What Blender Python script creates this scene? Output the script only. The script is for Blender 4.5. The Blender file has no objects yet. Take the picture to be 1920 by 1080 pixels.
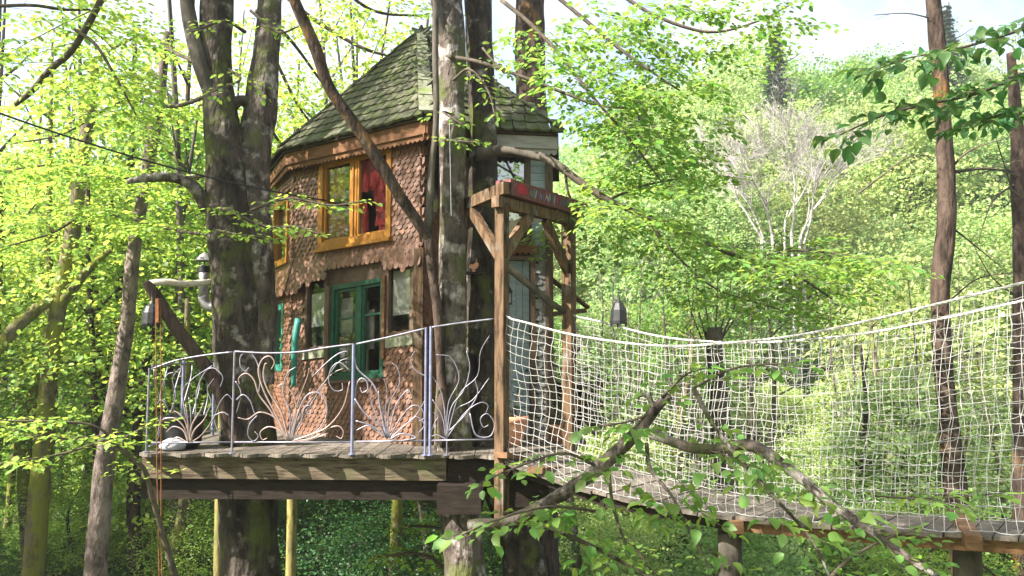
import bpy, math, random
import numpy as np
from mathutils import Vector, Matrix, noise as mnoise

R = math.radians
SC = bpy.context.scene
COL = SC.collection

# ------------------------------------------------------------------ camera
F_PX, EYE = 1500.0, 1.05
PITCH = math.atan(125.0 / F_PX)
cam_data = bpy.data.cameras.new("camera")
cam = bpy.data.objects.new("camera", cam_data)
COL.objects.link(cam)
cam.location = (0, 0, EYE)
cam.rotation_euler = (R(90) + PITCH, 0, 0)
cam_data.sensor_width = 36.0
cam_data.lens = 36.0 * F_PX / 1920.0
cam_data.clip_start = 0.05
cam_data.clip_end = 1500
SC.camera = cam

# ------------------------------------------------------------------ light
SUN = Vector((-0.67, -0.35, 0.66)).normalized()
world = bpy.data.worlds.new("World")
SC.world = world
world.use_nodes = True
wn = world.node_tree
bg = wn.nodes["Background"]
sky = wn.nodes.new("ShaderNodeTexSky")
sky.sky_type = 'NISHITA'
sky.sun_disc = False
sky.sun_elevation = math.asin(SUN.z)
sky.sun_rotation = math.atan2(SUN.x, SUN.y)
sky.air_density = 1.0
sky.dust_density = 3.0
sky.ozone_density = 1.0
wtc = wn.nodes.new("ShaderNodeTexCoord")
wnz = wn.nodes.new("ShaderNodeTexNoise"); wnz.inputs["Scale"].default_value = 2.6; wnz.inputs["Detail"].default_value = 7; wnz.inputs["Roughness"].default_value = 0.6
wn.links.new(wtc.outputs["Generated"], wnz.inputs["Vector"])
wcr = wn.nodes.new("ShaderNodeValToRGB"); wcr.color_ramp.elements[0].position = 0.40; wcr.color_ramp.elements[1].position = 0.62
wn.links.new(wnz.outputs[0], wcr.inputs[0])
wmx = wn.nodes.new("ShaderNodeMixRGB"); wmx.inputs[2].default_value = (3.6, 3.65, 3.75, 1)
wn.links.new(wcr.outputs[0], wmx.inputs[0]); wn.links.new(sky.outputs[0], wmx.inputs[1])
wn.links.new(wmx.outputs[0], bg.inputs[0])
bg.inputs[1].default_value = 0.10
sd = bpy.data.lights.new("sun", 'SUN')
sd.energy = 5.0
sd.angle = R(0.53)
sd.color = (1.0, 0.95, 0.86)
sun = bpy.data.objects.new("sun", sd)
COL.objects.link(sun)
sun.location = (-20, -12, 25)
sun.rotation_euler = SUN.to_track_quat('Z', 'Y').to_euler()
SC.view_settings.view_transform = 'Standard'
SC.view_settings.look = 'None'
SC.view_settings.gamma = 1.0
SC.view_settings.use_curve_mapping = False
SC.view_settings.exposure = 2.05
SC.cycles.max_bounces = 8
SC.cycles.diffuse_bounces = 5
SC.cycles.glossy_bounces = 3
SC.cycles.transmission_bounces = 5
SC.cycles.transparent_max_bounces = 12
SC.cycles.use_denoising = True

# ------------------------------------------------------------------ helpers
def P(px, py, D):
    """world point at depth D seen at photo pixel (px, py)"""
    u, v = (px - 960) / F_PX, (540 - py) / F_PX
    d = Vector((u, math.cos(PITCH) - v * math.sin(PITCH), math.sin(PITCH) + v * math.cos(PITCH)))
    return Vector((0, 0, EYE)) + d * (D / d.y)

def PZ(px, D, z):
    return Vector(((px - 960) / F_PX * D * (1 / math.cos(PITCH)) * (math.cos(PITCH)), D, z))

WL = {}                       # world location of every parent
def wl(o):
    return WL.get(o.name, Vector((0, 0, 0)))

def thing(name, label, cat, loc, group=None):
    o = bpy.data.objects.new(name, None)
    o.empty_display_size = 0.1
    COL.objects.link(o)
    o.location = Vector(loc)
    WL[o.name] = Vector(loc)
    o["label"] = label
    o["category"] = cat
    if group:
        o["group"] = group
    return o

def tag(o, label, cat, group=None, kind=None):
    if label: o["label"] = label
    if cat: o["category"] = cat
    if group: o["group"] = group
    if kind: o["kind"] = kind
    return o

def link_mesh(name, me, mat, parent, origin):
    o = bpy.data.objects.new(name, me)
    COL.objects.link(o)
    if mat and not me.materials:
        me.materials.append(mat)
    WL[o.name] = Vector(origin)
    if parent:
        o.parent = parent
        o.location = Vector(origin) - wl(parent)
    else:
        o.location = origin
    return o

def catmull(pts, n=6):
    pts = [np.array(p, float) for p in pts]
    if len(pts) < 3:
        return [pts[0] + (pts[-1] - pts[0]) * i / n for i in range(n + 1)]
    out = []
    q = [2 * pts[0] - pts[1]] + pts + [2 * pts[-1] - pts[-2]]
    for i in range(1, len(q) - 2):
        p0, p1, p2, p3 = q[i - 1], q[i], q[i + 1], q[i + 2]
        for k in range(n):
            t = k / n
            out.append(0.5 * (2 * p1 + (p2 - p0) * t + (2 * p0 - 5 * p1 + 4 * p2 - p3) * t * t + (3 * p1 - p0 - 3 * p2 + p3) * t ** 3))
    out.append(pts[-1])
    return out

class MB:
    def __init__(self):
        self.v, self.f = [], []
    def add(self, vs, fs):
        b = len(self.v)
        self.v += [tuple(map(float, p)) for p in vs]
        self.f += [tuple(b + i for i in f) for f in fs]
        return self
    def hexa(self, c):            # 8 corners: bottom ring 0-3 ccw, top ring 4-7
        return self.add(c, [(3, 2, 1, 0), (4, 5, 6, 7), (0, 1, 5, 4), (1, 2, 6, 5), (2, 3, 7, 6), (3, 0, 4, 7)])
    def box(self, lo, hi):
        (a, b, c), (d, e, f) = lo, hi
        return self.hexa([(a, b, c), (d, b, c), (d, e, c), (a, e, c), (a, b, f), (d, b, f), (d, e, f), (a, e, f)])
    def beam(self, p, q, w, h, up=(0, 0, 1)):
        p, q, up = Vector(p), Vector(q), Vector(up)
        t = (q - p).normalized()
        s = t.cross(up)
        if s.length < 1e-4:
            s = t.cross(Vector((1, 0, 0)))
        s.normalize()
        n = s.cross(t).normalized()
        a, b = s * w / 2, n * h / 2
        return self.hexa([p - a - b, p + a - b, q + a - b, q - a - b, p - a + b, p + a + b, q + a + b, q - a + b])
    def tube(self, pts, rad, n=6, cap=True, rough=0.0, seed=0.0, freq=3.0):
        pts = [Vector(p) for p in pts]
        m = len(pts)
        if not hasattr(rad, '__len__'):
            rad = [rad] * m
        if len(rad) != m:
            rad = np.interp(np.linspace(0, 1, m), np.linspace(0, 1, len(rad)), rad)
        t = (pts[1] - pts[0]).normalized()
        ref = Vector((0, 1, 0)) if abs(t.y) < 0.9 else Vector((1, 0, 0))
        u = (ref - t * ref.dot(t)).normalized()
        vs = []
        for i, p in enumerate(pts):
            if 0 < i < m - 1: t2 = (pts[i + 1] - pts[i - 1])
            elif i == 0: t2 = pts[1] - pts[0]
            else: t2 = pts[-1] - pts[-2]
            if t2.length > 1e-9: t = t2.normalized()
            u = u - t * u.dot(t)
            if u.length < 1e-6: u = t.orthogonal()
            u.normalize()
            w = t.cross(u)
            for k in range(n):
                a = 2 * math.pi * k / n
                d = u * math.cos(a) + w * math.sin(a)
                r = rad[i]
                if rough:
                    q = p + d * r
                    r *= 1 + rough * (mnoise.noise(Vector((q.x * freq + seed, q.y * freq, q.z * freq * 0.45))) +
                                      0.5 * mnoise.noise(Vector((q.x * freq * 3 + seed, q.y * freq * 3, q.z * freq))) +
                                      (0.38 * abs(mnoise.noise(Vector((q.x * freq * 9 + seed, q.y * freq * 9, q.z * freq * .9)))) if n > 24 else 0))
                vs.append(p + d * r)
        fs = []
        for i in range(m - 1):
            for k in range(n):
                a, b = i * n + k, i * n + (k + 1) % n
                fs.append((a, b, b + n, a + n))
        if cap:
            fs.append(tuple(range(n - 1, -1, -1)))
            fs.append(tuple((m - 1) * n + k for k in range(n)))
        return self.add(vs, fs)
    def prism(self, poly, off):   # polygon extruded by vector off
        n = len(poly)
        poly = [Vector(p) for p in poly]
        top = [p + Vector(off) for p in poly]
        return self.add(poly + top, [tuple(range(n - 1, -1, -1)), tuple(range(n, 2 * n))] +
                        [(i, (i + 1) % n, n + (i + 1) % n, n + i) for i in range(n)])
    def lathe(self, base, prof, n=16):
        base = Vector(base)
        vs, fs = [], []
        for r, z in prof:
            for k in range(n):
                a = 2 * math.pi * k / n
                vs.append(base + Vector((r * math.cos(a), r * math.sin(a), z)))
        for i in range(len(prof) - 1):
            for k in range(n):
                a, b = i * n + k, i * n + (k + 1) % n
                fs.append((a, b, b + n, a + n))
        fs.append(tuple(range(n - 1, -1, -1)))
        fs.append(tuple((len(prof) - 1) * n + k for k in range(n)))
        return self.add(vs, fs)
    def mesh(self, name, origin=(0, 0, 0), smooth=False):
        me = bpy.data.meshes.new(name)
        o = Vector(origin)
        me.from_pydata([(x - o.x, y - o.y, z - o.z) for x, y, z in self.v], [], self.f)
        if smooth:
            me.polygons.foreach_set("use_smooth", [True] * len(me.polygons))
        me.update()
        return me
    def build(self, name, mat, parent=None, smooth=False, origin=None):
        if origin is None:
            a = np.array(self.v)
            lo, hi = a.min(0), a.max(0)
            origin = Vector(((lo[0] + hi[0]) / 2, (lo[1] + hi[1]) / 2, (lo[2] + hi[2]) / 2 if parent else lo[2]))
        return link_mesh(name, self.mesh(name, origin, smooth), mat, parent, origin)

# ---------------------------------------------------------------- materials
def nodes_of(name):
    m = bpy.data.materials.new(name)
    m.use_nodes = True
    nt = m.node_tree
    return m, nt, nt.nodes, nt.links

def lin(c):
    return (c[0], c[1], c[2], 1.0)

def mat(name, c1, c2, scale=8.0, stretch=(1, 1, 1), rough=0.75, bump=0.3, bscale=None, var=0.25, moss=None, moss_amt=0.5,
        moss_scale=1.5, metal=0.0, patch=None, patch_scale=2.0, patch_amt=0.5, coords='Object', crack=0, bdist=0.02):
    m, nt, N, L = nodes_of(name)
    pb = N["Principled BSDF"]
    pb.inputs["Roughness"].default_value = rough
    pb.inputs["Metallic"].default_value = metal
    if not metal and rough > .6: pb.inputs["Specular IOR Level"].default_value = 0.2
    tc = N.new("ShaderNodeTexCoord")
    oi = N.new("ShaderNodeObjectInfo")
    addv = N.new("ShaderNodeVectorMath"); addv.operation = 'ADD'
    mulr = N.new("ShaderNodeMath"); mulr.operation = 'MULTIPLY'; mulr.inputs[1].default_value = 37.0
    L.new(oi.outputs["Random"], mulr.inputs[0])
    L.new(tc.outputs[coords], addv.inputs[0]); L.new(mulr.outputs[0], addv.inputs[1])
    mp = N.new("ShaderNodeMapping"); mp.inputs["Scale"].default_value = stretch
    L.new(addv.outputs[0], mp.inputs[0])
    n1 = N.new("ShaderNodeTexNoise"); n1.inputs["Scale"].default_value = scale; n1.inputs["Detail"].default_value = 6; n1.inputs["Roughness"].default_value = 0.65
    L.new(mp.outputs[0], n1.inputs["Vector"])
    cr = N.new("ShaderNodeValToRGB")
    cr.color_ramp.elements[0].position = 0.32; cr.color_ramp.elements[0].color = lin(c1)
    cr.color_ramp.elements[1].position = 0.68; cr.color_ramp.elements[1].color = lin(c2)
    L.new(n1.outputs[0], cr.inputs[0])
    out = cr.outputs[0]
    def blend(color, sc, amt, out):
        n = N.new("ShaderNodeTexNoise"); n.inputs["Scale"].default_value = sc; n.inputs["Detail"].default_value = 5; n.inputs["Roughness"].default_value = 0.6
        L.new(addv.outputs[0], n.inputs["Vector"])
        r = N.new("ShaderNodeValToRGB")
        r.color_ramp.elements[0].position = 0.62 - 0.3 * amt; r.color_ramp.elements[1].position = 0.75 - 0.3 * amt
        L.new(n.outputs[0], r.inputs[0])
        mx = N.new("ShaderNodeMixRGB"); mx.inputs[2].default_value = lin(color)
        L.new(r.outputs[0], mx.inputs[0]); L.new(out, mx.inputs[1])
        return mx.outputs[0]
    if patch: out = blend(patch, patch_scale, patch_amt, out)
    if crack:
        nc = N.new("ShaderNodeTexNoise"); nc.inputs["Scale"].default_value = crack; nc.inputs["Detail"].default_value = 8; nc.inputs["Roughness"].default_value = 0.7
        L.new(mp.outputs[0], nc.inputs["Vector"])
        rc_ = N.new("ShaderNodeValToRGB"); rc_.color_ramp.elements[0].position = 0.36; rc_.color_ramp.elements[1].position = 0.52
        rc_.color_ramp.elements[0].color = (0.22, 0.2, 0.18, 1); rc_.color_ramp.elements[1].color = (1, 1, 1, 1)
        L.new(nc.outputs[0], rc_.inputs[0])
        mm = N.new("ShaderNodeMixRGB"); mm.blend_type = 'MULTIPLY'; mm.inputs[0].default_value = 0.9
        L.new(out, mm.inputs[1]); L.new(rc_.outputs[0], mm.inputs[2]); out = mm.outputs[0]
    if moss: out = blend(moss, moss_scale, moss_amt, out)
    if var:
        geo = N.new("ShaderNodeNewGeometry")
        ad = N.new("ShaderNodeMath"); ad.operation = 'ADD'
        L.new(geo.outputs["Random Per Island"], ad.inputs[0]); L.new(oi.outputs["Random"], ad.inputs[1])
        fr = N.new("ShaderNodeMath"); fr.operation = 'FRACT'; L.new(ad.outputs[0], fr.inputs[0])
        mr = N.new("ShaderNodeMapRange"); mr.inputs[3].default_value = 1 - var; mr.inputs[4].default_value = 1 + var
        L.new(fr.outputs[0], mr.inputs[0])
        hs = N.new("ShaderNodeHueSaturation")
        L.new(mr.outputs[0], hs.inputs["Value"]); L.new(out, hs.inputs["Color"])
        out = hs.outputs[0]
    L.new(out, pb.inputs["Base Color"])
    if bump:
        n2 = N.new("ShaderNodeTexNoise"); n2.inputs["Scale"].default_value = bscale or scale * 2; n2.inputs["Detail"].default_value = 5
        L.new(mp.outputs[0], n2.inputs["Vector"])
        b = N.new("ShaderNodeBump"); b.inputs["Strength"].default_value = bump; b.inputs["Distance"].default_value = bdist
        L.new(n2.outputs[0], b.inputs["Height"]); L.new(b.outputs[0], pb.inputs["Normal"])
    return m

def leaf_mat(name, c_ref, c_trans, var=0.3, gloss=0.025, tmix=0.5, hue=0.03, otint=0.12):
    m, nt, N, L = nodes_of(name)
    N.remove(N["Principled BSDF"])
    out = N["Material Output"]
    geo = N.new("ShaderNodeNewGeometry")
    oi = N.new("ShaderNodeObjectInfo")
    ad = N.new("ShaderNodeMath"); ad.operation = 'ADD'
    L.new(geo.outputs["Random Per Island"], ad.inputs[0]); L.new(oi.outputs["Random"], ad.inputs[1])
    fr = N.new("ShaderNodeMath"); fr.operation = 'FRACT'; L.new(ad.outputs[0], fr.inputs[0])
    mv = N.new("ShaderNodeMapRange"); mv.inputs[3].default_value = 1 - var; mv.inputs[4].default_value = 1 + var
    L.new(fr.outputs[0], mv.inputs[0])
    mul = N.new("ShaderNodeMath"); mul.operation = 'MULTIPLY'; mul.inputs[1].default_value = 7.31
    L.new(fr.outputs[0], mul.inputs[0])
    fr2 = N.new("ShaderNodeMath"); fr2.operation = 'FRACT'; L.new(mul.outputs[0], fr2.inputs[0])
    mh = N.new("ShaderNodeMapRange"); mh.inputs[3].default_value = 0.5 - hue; mh.inputs[4].default_value = 0.5 + hue
    L.new(fr2.outputs[0], mh.inputs[0])
    ov = N.new("ShaderNodeMapRange"); ov.inputs[3].default_value = 1 - otint; ov.inputs[4].default_value = 1 + otint
    L.new(oi.outputs["Random"], ov.inputs[0])
    oh = N.new("ShaderNodeMath"); oh.operation = 'MULTIPLY'; oh.inputs[1].default_value = 5.37; L.new(oi.outputs["Random"], oh.inputs[0])
    oh2 = N.new("ShaderNodeMath"); oh2.operation = 'FRACT'; L.new(oh.outputs[0], oh2.inputs[0])
    oh3 = N.new("ShaderNodeMapRange"); oh3.inputs[3].default_value = 0.5 - otint * .09; oh3.inputs[4].default_value = 0.5 + otint * .09; L.new(oh2.outputs[0], oh3.inputs[0])
    def hsv(c):
        h0 = N.new("ShaderNodeHueSaturation"); h0.inputs["Color"].default_value = lin(c)
        L.new(ov.outputs[0], h0.inputs["Value"]); L.new(oh3.outputs[0], h0.inputs["Hue"])
        h = N.new("ShaderNodeHueSaturation"); L.new(h0.outputs[0], h.inputs["Color"])
        L.new(mv.outputs[0], h.inputs["Value"]); L.new(mh.outputs[0], h.inputs["Hue"])
        return h.outputs[0]
    d = N.new("ShaderNodeBsdfDiffuse"); t = N.new("ShaderNodeBsdfTranslucent")
    L.new(hsv(c_ref), d.inputs[0]); L.new(hsv(c_trans), t.inputs[0])
    mx = N.new("ShaderNodeMixShader"); mx.inputs[0].default_value = tmix
    L.new(d.outputs[0], mx.inputs[1]); L.new(t.outputs[0], mx.inputs[2])
    g = N.new("ShaderNodeBsdfGlossy"); g.inputs["Roughness"].default_value = 0.5
    g.inputs[0].default_value = (0.9, 0.95, 0.9, 1)
    m2 = N.new("ShaderNodeMixShader"); m2.inputs[0].default_value = gloss
    L.new(mx.outputs[0], m2.inputs[1]); L.new(g.outputs[0], m2.inputs[2])
    L.new(m2.outputs[0], out.inputs[0])
    return m

def glass_mat(name, tint=(0.55, 0.62, 0.62), refl=0.35):
    m, nt, N, L = nodes_of(name)
    N.remove(N["Principled BSDF"])
    out = N["Material Output"]
    tr = N.new("ShaderNodeBsdfTransparent"); tr.inputs[0].default_value = lin(tint)
    gl = N.new("ShaderNodeBsdfGlossy"); gl.inputs["Roughness"].default_value = 0.03
    lw = N.new("ShaderNodeLayerWeight"); lw.inputs[0].default_value = 0.5
    fr = N.new("ShaderNodeMath"); fr.operation = 'POWER'; fr.inputs[1].default_value = 4.0
    L.new(lw.outputs["Facing"], fr.inputs[0])
    ad = N.new("ShaderNodeMath"); ad.operation = 'ADD'; ad.inputs[1].default_value = refl; ad.use_clamp = True
    L.new(fr.outputs[0], ad.inputs[0])
    n = N.new("ShaderNodeTexNoise"); n.inputs["Scale"].default_value = 2.5
    b = N.new("ShaderNodeBump"); b.inputs["Strength"].default_value = 0.05; L.new(n.outputs[0], b.inputs["Height"])
    L.new(b.outputs[0], gl.inputs["Normal"])
    mx = N.new("ShaderNodeMixShader")
    L.new(ad.outputs[0], mx.inputs[0]); L.new(tr.outputs[0], mx.inputs[1]); L.new(gl.outputs[0], mx.inputs[2])
    L.new(mx.outputs[0], out.inputs[0])
    return m

BARK = mat("beech_bark", (0.014, 0.011, 0.009), (0.085, 0.067, 0.054), scale=6, stretch=(1, 1, 0.4), rough=0.85, bump=1.0, bscale=16, var=0, crack=9, bdist=.06,
           patch=(0.28, 0.245, 0.225), patch_scale=5, patch_amt=0.16, moss=(0.07, 0.08, 0.02), moss_scale=2.2, moss_amt=0.36)  # dark base and pale lichen patches also carry the sun-and-shade contrast
BARK_PALE = mat("pale_bark", (0.03, 0.023, 0.019), (0.155, 0.122, 0.106), scale=6, stretch=(1, 1, 0.45), rough=0.85, bump=1.0, bscale=18, var=0, crack=10, bdist=.05,
                patch=(0.40, 0.355, 0.335), patch_scale=4.5, patch_amt=0.32, moss=(0.08, 0.09, 0.028), moss_scale=2.0, moss_amt=0.32)  # paler copy; its lichen patches double as sunlit flecks in the colour
BARK_MOSS = mat("mossy_bark", (0.06, 0.05, 0.03), (0.19, 0.16, 0.10), scale=6, stretch=(1, 1, 0.4), rough=0.9, bump=0.9, bscale=16, var=0, crack=9, bdist=.04,
                moss=(0.17, 0.17, 0.025), moss_scale=1.6, moss_amt=0.6)
BARK_PINK = mat("pinkish_sunlit_bark", (0.09, 0.066, 0.058), (0.29, 0.225, 0.205), scale=6, stretch=(1, 1, 0.45), rough=0.85, bump=0.9, bscale=18, var=0, crack=10, bdist=.04,
                moss=(0.10, 0.10, 0.04), moss_scale=2.0, moss_amt=0.2)  # lighter pinkish bark with the sun on the trunk put into its colour
BARK_LICHEN = mat("lichen_bark", (0.14, 0.115, 0.05), (0.33, 0.28, 0.09), crack=9, scale=6, stretch=(1, 1, 0.4), rough=0.9, bump=0.6, var=0,
                  moss=(0.16, 0.17, 0.05), moss_scale=2.5, moss_amt=0.3)
BARK_BROWN = mat("brown_bark", (0.022, 0.015, 0.011), (0.10, 0.068, 0.053), scale=7, stretch=(1, 1, 0.3), rough=0.9, bump=1.0, bscale=18, var=0, crack=11, bdist=.04,
                 patch=(0.26, 0.13, 0.03), patch_scale=1.6, patch_amt=0.12)
BARK_DARK = mat("dark_bark", (0.035, 0.03, 0.025), (0.13, 0.11, 0.09), scale=8, stretch=(1, 1, 0.4), rough=0.9, bump=0.7, var=0.15)
TWIG = mat("twig_bark", (0.045, 0.036, 0.028), (0.12, 0.095, 0.07), scale=14, rough=0.9, bump=0.3, var=0.2)
BARK_BARE = mat("bleached_bark", (0.25, 0.222, 0.212), (0.40, 0.365, 0.35), scale=6, rough=0.9, bump=0.2, var=0.15)
WOOD = mat("weathered_timber", (0.075, 0.044, 0.024), (0.165, 0.10, 0.056), crack=5, patch=(0.19, 0.165, 0.14), patch_scale=4, patch_amt=.25, scale=5, stretch=(3, 3, 0.6), rough=0.75, bump=0.35, var=0.15)
WOOD_GREY = mat("grey_planks", (0.075, 0.062, 0.05), (0.175, 0.148, 0.125), scale=5, stretch=(6, 0.7, 3), rough=0.85, bump=0.4, var=0.25)
WOOD_WARM = mat("warm_timber", (0.10, 0.052, 0.026), (0.21, 0.115, 0.06), scale=5, stretch=(1, 5, 5), rough=0.75, bump=0.3, var=0.15)
WOOD_DARK = mat("dark_beam", (0.010, 0.007, 0.005), (0.028, 0.019, 0.014), scale=5, stretch=(1, 4, 4), rough=0.85, bump=0.3, var=0.1)  # near-black colour holds the shade the beams lie in under the deck
FASCIA = mat("fascia_plank", (0.075, 0.055, 0.038), (0.19, 0.145, 0.10), crack=5, scale=4, stretch=(0.6, 4, 6), rough=0.85, bump=0.3, var=0.1,
             moss=(0.10, 0.10, 0.05), moss_scale=3, moss_amt=0.25)
SHINGLE = mat("wall_shingle_wood", (0.10, 0.044, 0.025), (0.205, 0.095, 0.055), scale=9, stretch=(3, 3, 1), rough=0.55, bump=0.06, var=0.28)
SHINGLE_GREY = mat("grey_shingle_wood", (0.13, 0.13, 0.135), (0.27, 0.26, 0.26), scale=9, stretch=(3, 3, 1), rough=0.75, bump=0.25, var=0.3)
ROOFM = mat("mossy_roof_shingle", (0.06, 0.06, 0.04), (0.14, 0.135, 0.09), scale=6, stretch=(2, 2, 1), rough=0.85, bump=0.2, var=0.2,
            moss=(0.06, 0.08, 0.022), moss_scale=5, moss_amt=0.45)
ROOF_UNDER = mat("roof_boarding", (0.05, 0.035, 0.025), (0.11, 0.075, 0.05), scale=5, var=0, bump=0.2)
HIPM = mat("hip_board_wood", (0.14, 0.145, 0.10), (0.25, 0.25, 0.19), scale=6, stretch=(4, 4, 1), rough=0.8, bump=0.3, var=0.15,
           moss=(0.13, 0.16, 0.06), moss_scale=4, moss_amt=0.3)
EAVE = mat("eaves_timber", (0.11, 0.05, 0.024), (0.20, 0.095, 0.048), scale=5, stretch=(1, 1, 4), rough=0.7, bump=0.25, var=0.1)
EAVE_GREY = mat("grey_eaves_timber", (0.22, 0.20, 0.20), (0.36, 0.33, 0.33), scale=5, stretch=(1, 1, 4), rough=0.75, bump=0.25, var=0.1)  # grey copy of the eaves timber, the right face's bluish shade in its colour
WALLB = mat("wall_backing", (0.06, 0.04, 0.03), (0.13, 0.085, 0.06), scale=5, var=0, bump=0.2)
ORANGE = mat("orange_frame_paint", (0.25, 0.095, 0.009), (0.37, 0.16, 0.017), scale=8, stretch=(4, 4, 1), rough=0.45, bump=0.15, var=0.08)
GREENP = mat("green_frame_paint", (0.006, 0.04, 0.022), (0.012, 0.078, 0.042), scale=6, rough=0.45, bump=0.1, var=0.1)
TEAL = mat("teal_paint", (0.015, 0.14, 0.11), (0.035, 0.24, 0.19), scale=6, rough=0.5, bump=0.1, var=0.1)
DARKFR = mat("dark_frame_wood", (0.05, 0.03, 0.02), (0.13, 0.075, 0.045), scale=6, stretch=(4, 4, 1), rough=0.6, bump=0.2, var=0.1)
BLUED = mat("blue_grey_boards", (0.21, 0.255, 0.32), (0.32, 0.38, 0.46), scale=5, stretch=(1, 1, 5), rough=0.6, bump=0.2, var=0.15)
PALE_PLATE = mat("pale_backing", (0.40, 0.38, 0.36), (0.55, 0.52, 0.49), scale=4, rough=0.9, bump=0.2, var=0)  # for pale plates added behind glass, not a wall finish
IRON = mat("painted_iron", (0.14, 0.13, 0.17), (0.29, 0.27, 0.33), scale=12, rough=0.4, bump=0.1, var=0.2, metal=0.35)
IRON_PINK = mat("copper_pink_iron", (0.21, 0.14, 0.12), (0.36, 0.265, 0.25), scale=10, rough=0.4, bump=0.1, var=0.2, metal=0.3)
IRON_BLUE = mat("blue_painted_iron", (0.13, 0.14, 0.24), (0.25, 0.26, 0.40), scale=10, rough=0.45, bump=0.1, var=0.1, metal=0.3)
BLACKM = mat("black_metal", (0.008, 0.008, 0.010), (0.03, 0.03, 0.034), scale=8, rough=0.5, bump=0.1, var=0.1, metal=0.2)
STEEL = mat("stove_steel", (0.22, 0.20, 0.22), (0.42, 0.40, 0.42), scale=6, rough=0.45, bump=0.1, var=0, metal=0.6)
RUST = mat("rust_rope", (0.12, 0.04, 0.016), (0.25, 0.10, 0.04), scale=20, rough=0.85, bump=0.3, var=0.1)
ROPE = mat("white_net_cord", (0.30, 0.29, 0.28), (0.54, 0.525, 0.50), scale=30, rough=0.9, bump=0.2, var=0.15)
TERRA = mat("terracotta", (0.42, 0.19, 0.11), (0.56, 0.29, 0.19), scale=7, rough=0.8, bump=0.2, var=0.1)
REDCLOTH = mat("red_cloth", (0.26, 0.025, 0.025), (0.46, 0.06, 0.06), scale=4, rough=0.9, bump=0.2, var=0.1)
SACK = mat("grey_sack_cloth", (0.30, 0.31, 0.36), (0.44, 0.45, 0.50), scale=6, rough=0.9, bump=0.3, var=0)
LOGW = mat("pale_peeled_log", (0.34, 0.29, 0.23), (0.56, 0.50, 0.43), scale=5, stretch=(0.5, 4, 4), rough=0.8, bump=0.4, var=0)
GLASS = glass_mat("window_glass", (0.85, 0.87, 0.85), 0.13)
GLASS_SKY = glass_mat("sky_reflecting_glass", (0.25, 0.32, 0.40), 0.45)
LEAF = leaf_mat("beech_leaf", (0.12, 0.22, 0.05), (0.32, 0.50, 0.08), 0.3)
LEAF_DEEP = leaf_mat("shaded_beech_leaf", (0.06, 0.14, 0.045), (0.11, 0.23, 0.05), 0.3)  # darker copy of the beech leaf, shade put into its colour
LEAF_YELLOW = leaf_mat("spring_leaf", (0.19, 0.30, 0.055), (0.54, 0.72, 0.11), 0.3)
LEAF_PALE = leaf_mat("pale_hill_leaf", (0.27, 0.36, 0.13), (0.44, 0.58, 0.18), 0.35, otint=0.22)  # leaf colour raised to carry the overexposed glare on the hill
NEEDLE = leaf_mat("conifer_needles", (0.05, 0.09, 0.04), (0.06, 0.11, 0.04), 0.3, tmix=0.3)
HERB = leaf_mat("forest_floor_leaf", (0.055, 0.115, 0.03), (0.12, 0.23, 0.04), 0.35)
GROUND = mat("forest_soil", (0.05, 0.042, 0.025), (0.10, 0.11, 0.045), scale=0.8, rough=0.95, bump=0.5, var=0, moss=(0.07, 0.12, 0.03), moss_scale=0.3, moss_amt=0.6)

# ------------------------------------------------------------------- leaves
T_QUAD = (np.array([(0, 0, 0), (.5, .5, .10), (1, 0, -.04), (.5, -.5, .10)]), [(0, 1, 2), (0, 2, 3)])
T_MID = (np.array([(0, 0, 0), (.28, .42, .07), (.68, .38, .05), (1, 0, -.10), (.68, -.38, .05), (.28, -.42, .07)]), [(0, 1, 2, 3), (0, 3, 4, 5)])
T_HIGH = (np.array([(0, 0, 0), (.33, 0, .0), (.68, 0, -.03), (1, 0, -.14), (.12, .27, .05), (.36, .48, .07), (.66, .40, .03), (.86, .20, -.04),
                    (.12, -.27, .05), (.36, -.48, .07), (.66, -.40, .03), (.86, -.20, -.04)]),
          [(0, 4, 5, 1), (1, 5, 6, 2), (2, 6, 7, 3), (0, 1, 9, 8), (1, 2, 10, 9), (2, 3, 11, 10)])

def norm(a):
    return a / np.maximum(np.linalg.norm(a, axis=-1, keepdims=True), 1e-9)

def leaf_mesh(name, C, A, Nn, Ln, Wd, tmpl, origin):
    tv, tf = tmpl
    C, A, Nn = np.asarray(C, float), norm(np.asarray(A, float)), np.asarray(Nn, float)
    Ln, Wd = np.asarray(Ln, float), np.asarray(Wd, float)
    S = norm(np.cross(Nn, A)); Nn = np.cross(A, S)
    n, k = len(C), len(tv)
    V = (C[:, None, :] + tv[None, :, 0, None] * (Ln[:, None] * A)[:, None, :] + tv[None, :, 1, None] * (Wd[:, None] * S)[:, None, :]
         + tv[None, :, 2, None] * (Ln[:, None] * Nn)[:, None, :]).reshape(-1, 3) - np.array(origin)
    me = bpy.data.meshes.new(name)
    me.vertices.add(n * k)
    me.vertices.foreach_set("co", V.astype(np.float32).ravel())
    fl = np.array([i for f in tf for i in f])
    sizes = np.array([len(f) for f in tf])
    loops = (fl[None, :] + (np.arange(n) * k)[:, None]).ravel()
    tot = np.tile(sizes, n)
    st = np.concatenate([[0], np.cumsum(tot)[:-1]])
    me.loops.add(len(loops)); me.loops.foreach_set("vertex_index", loops.astype(np.int32))
    me.polygons.add(len(tot)); me.polygons.foreach_set("loop_start", st.astype(np.int32))
    try:
        me.polygons.foreach_set("loop_total", tot.astype(np.int32))
    except Exception:
        pass
    me.update(calc_edges=True)
    me.validate()
    return me

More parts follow.
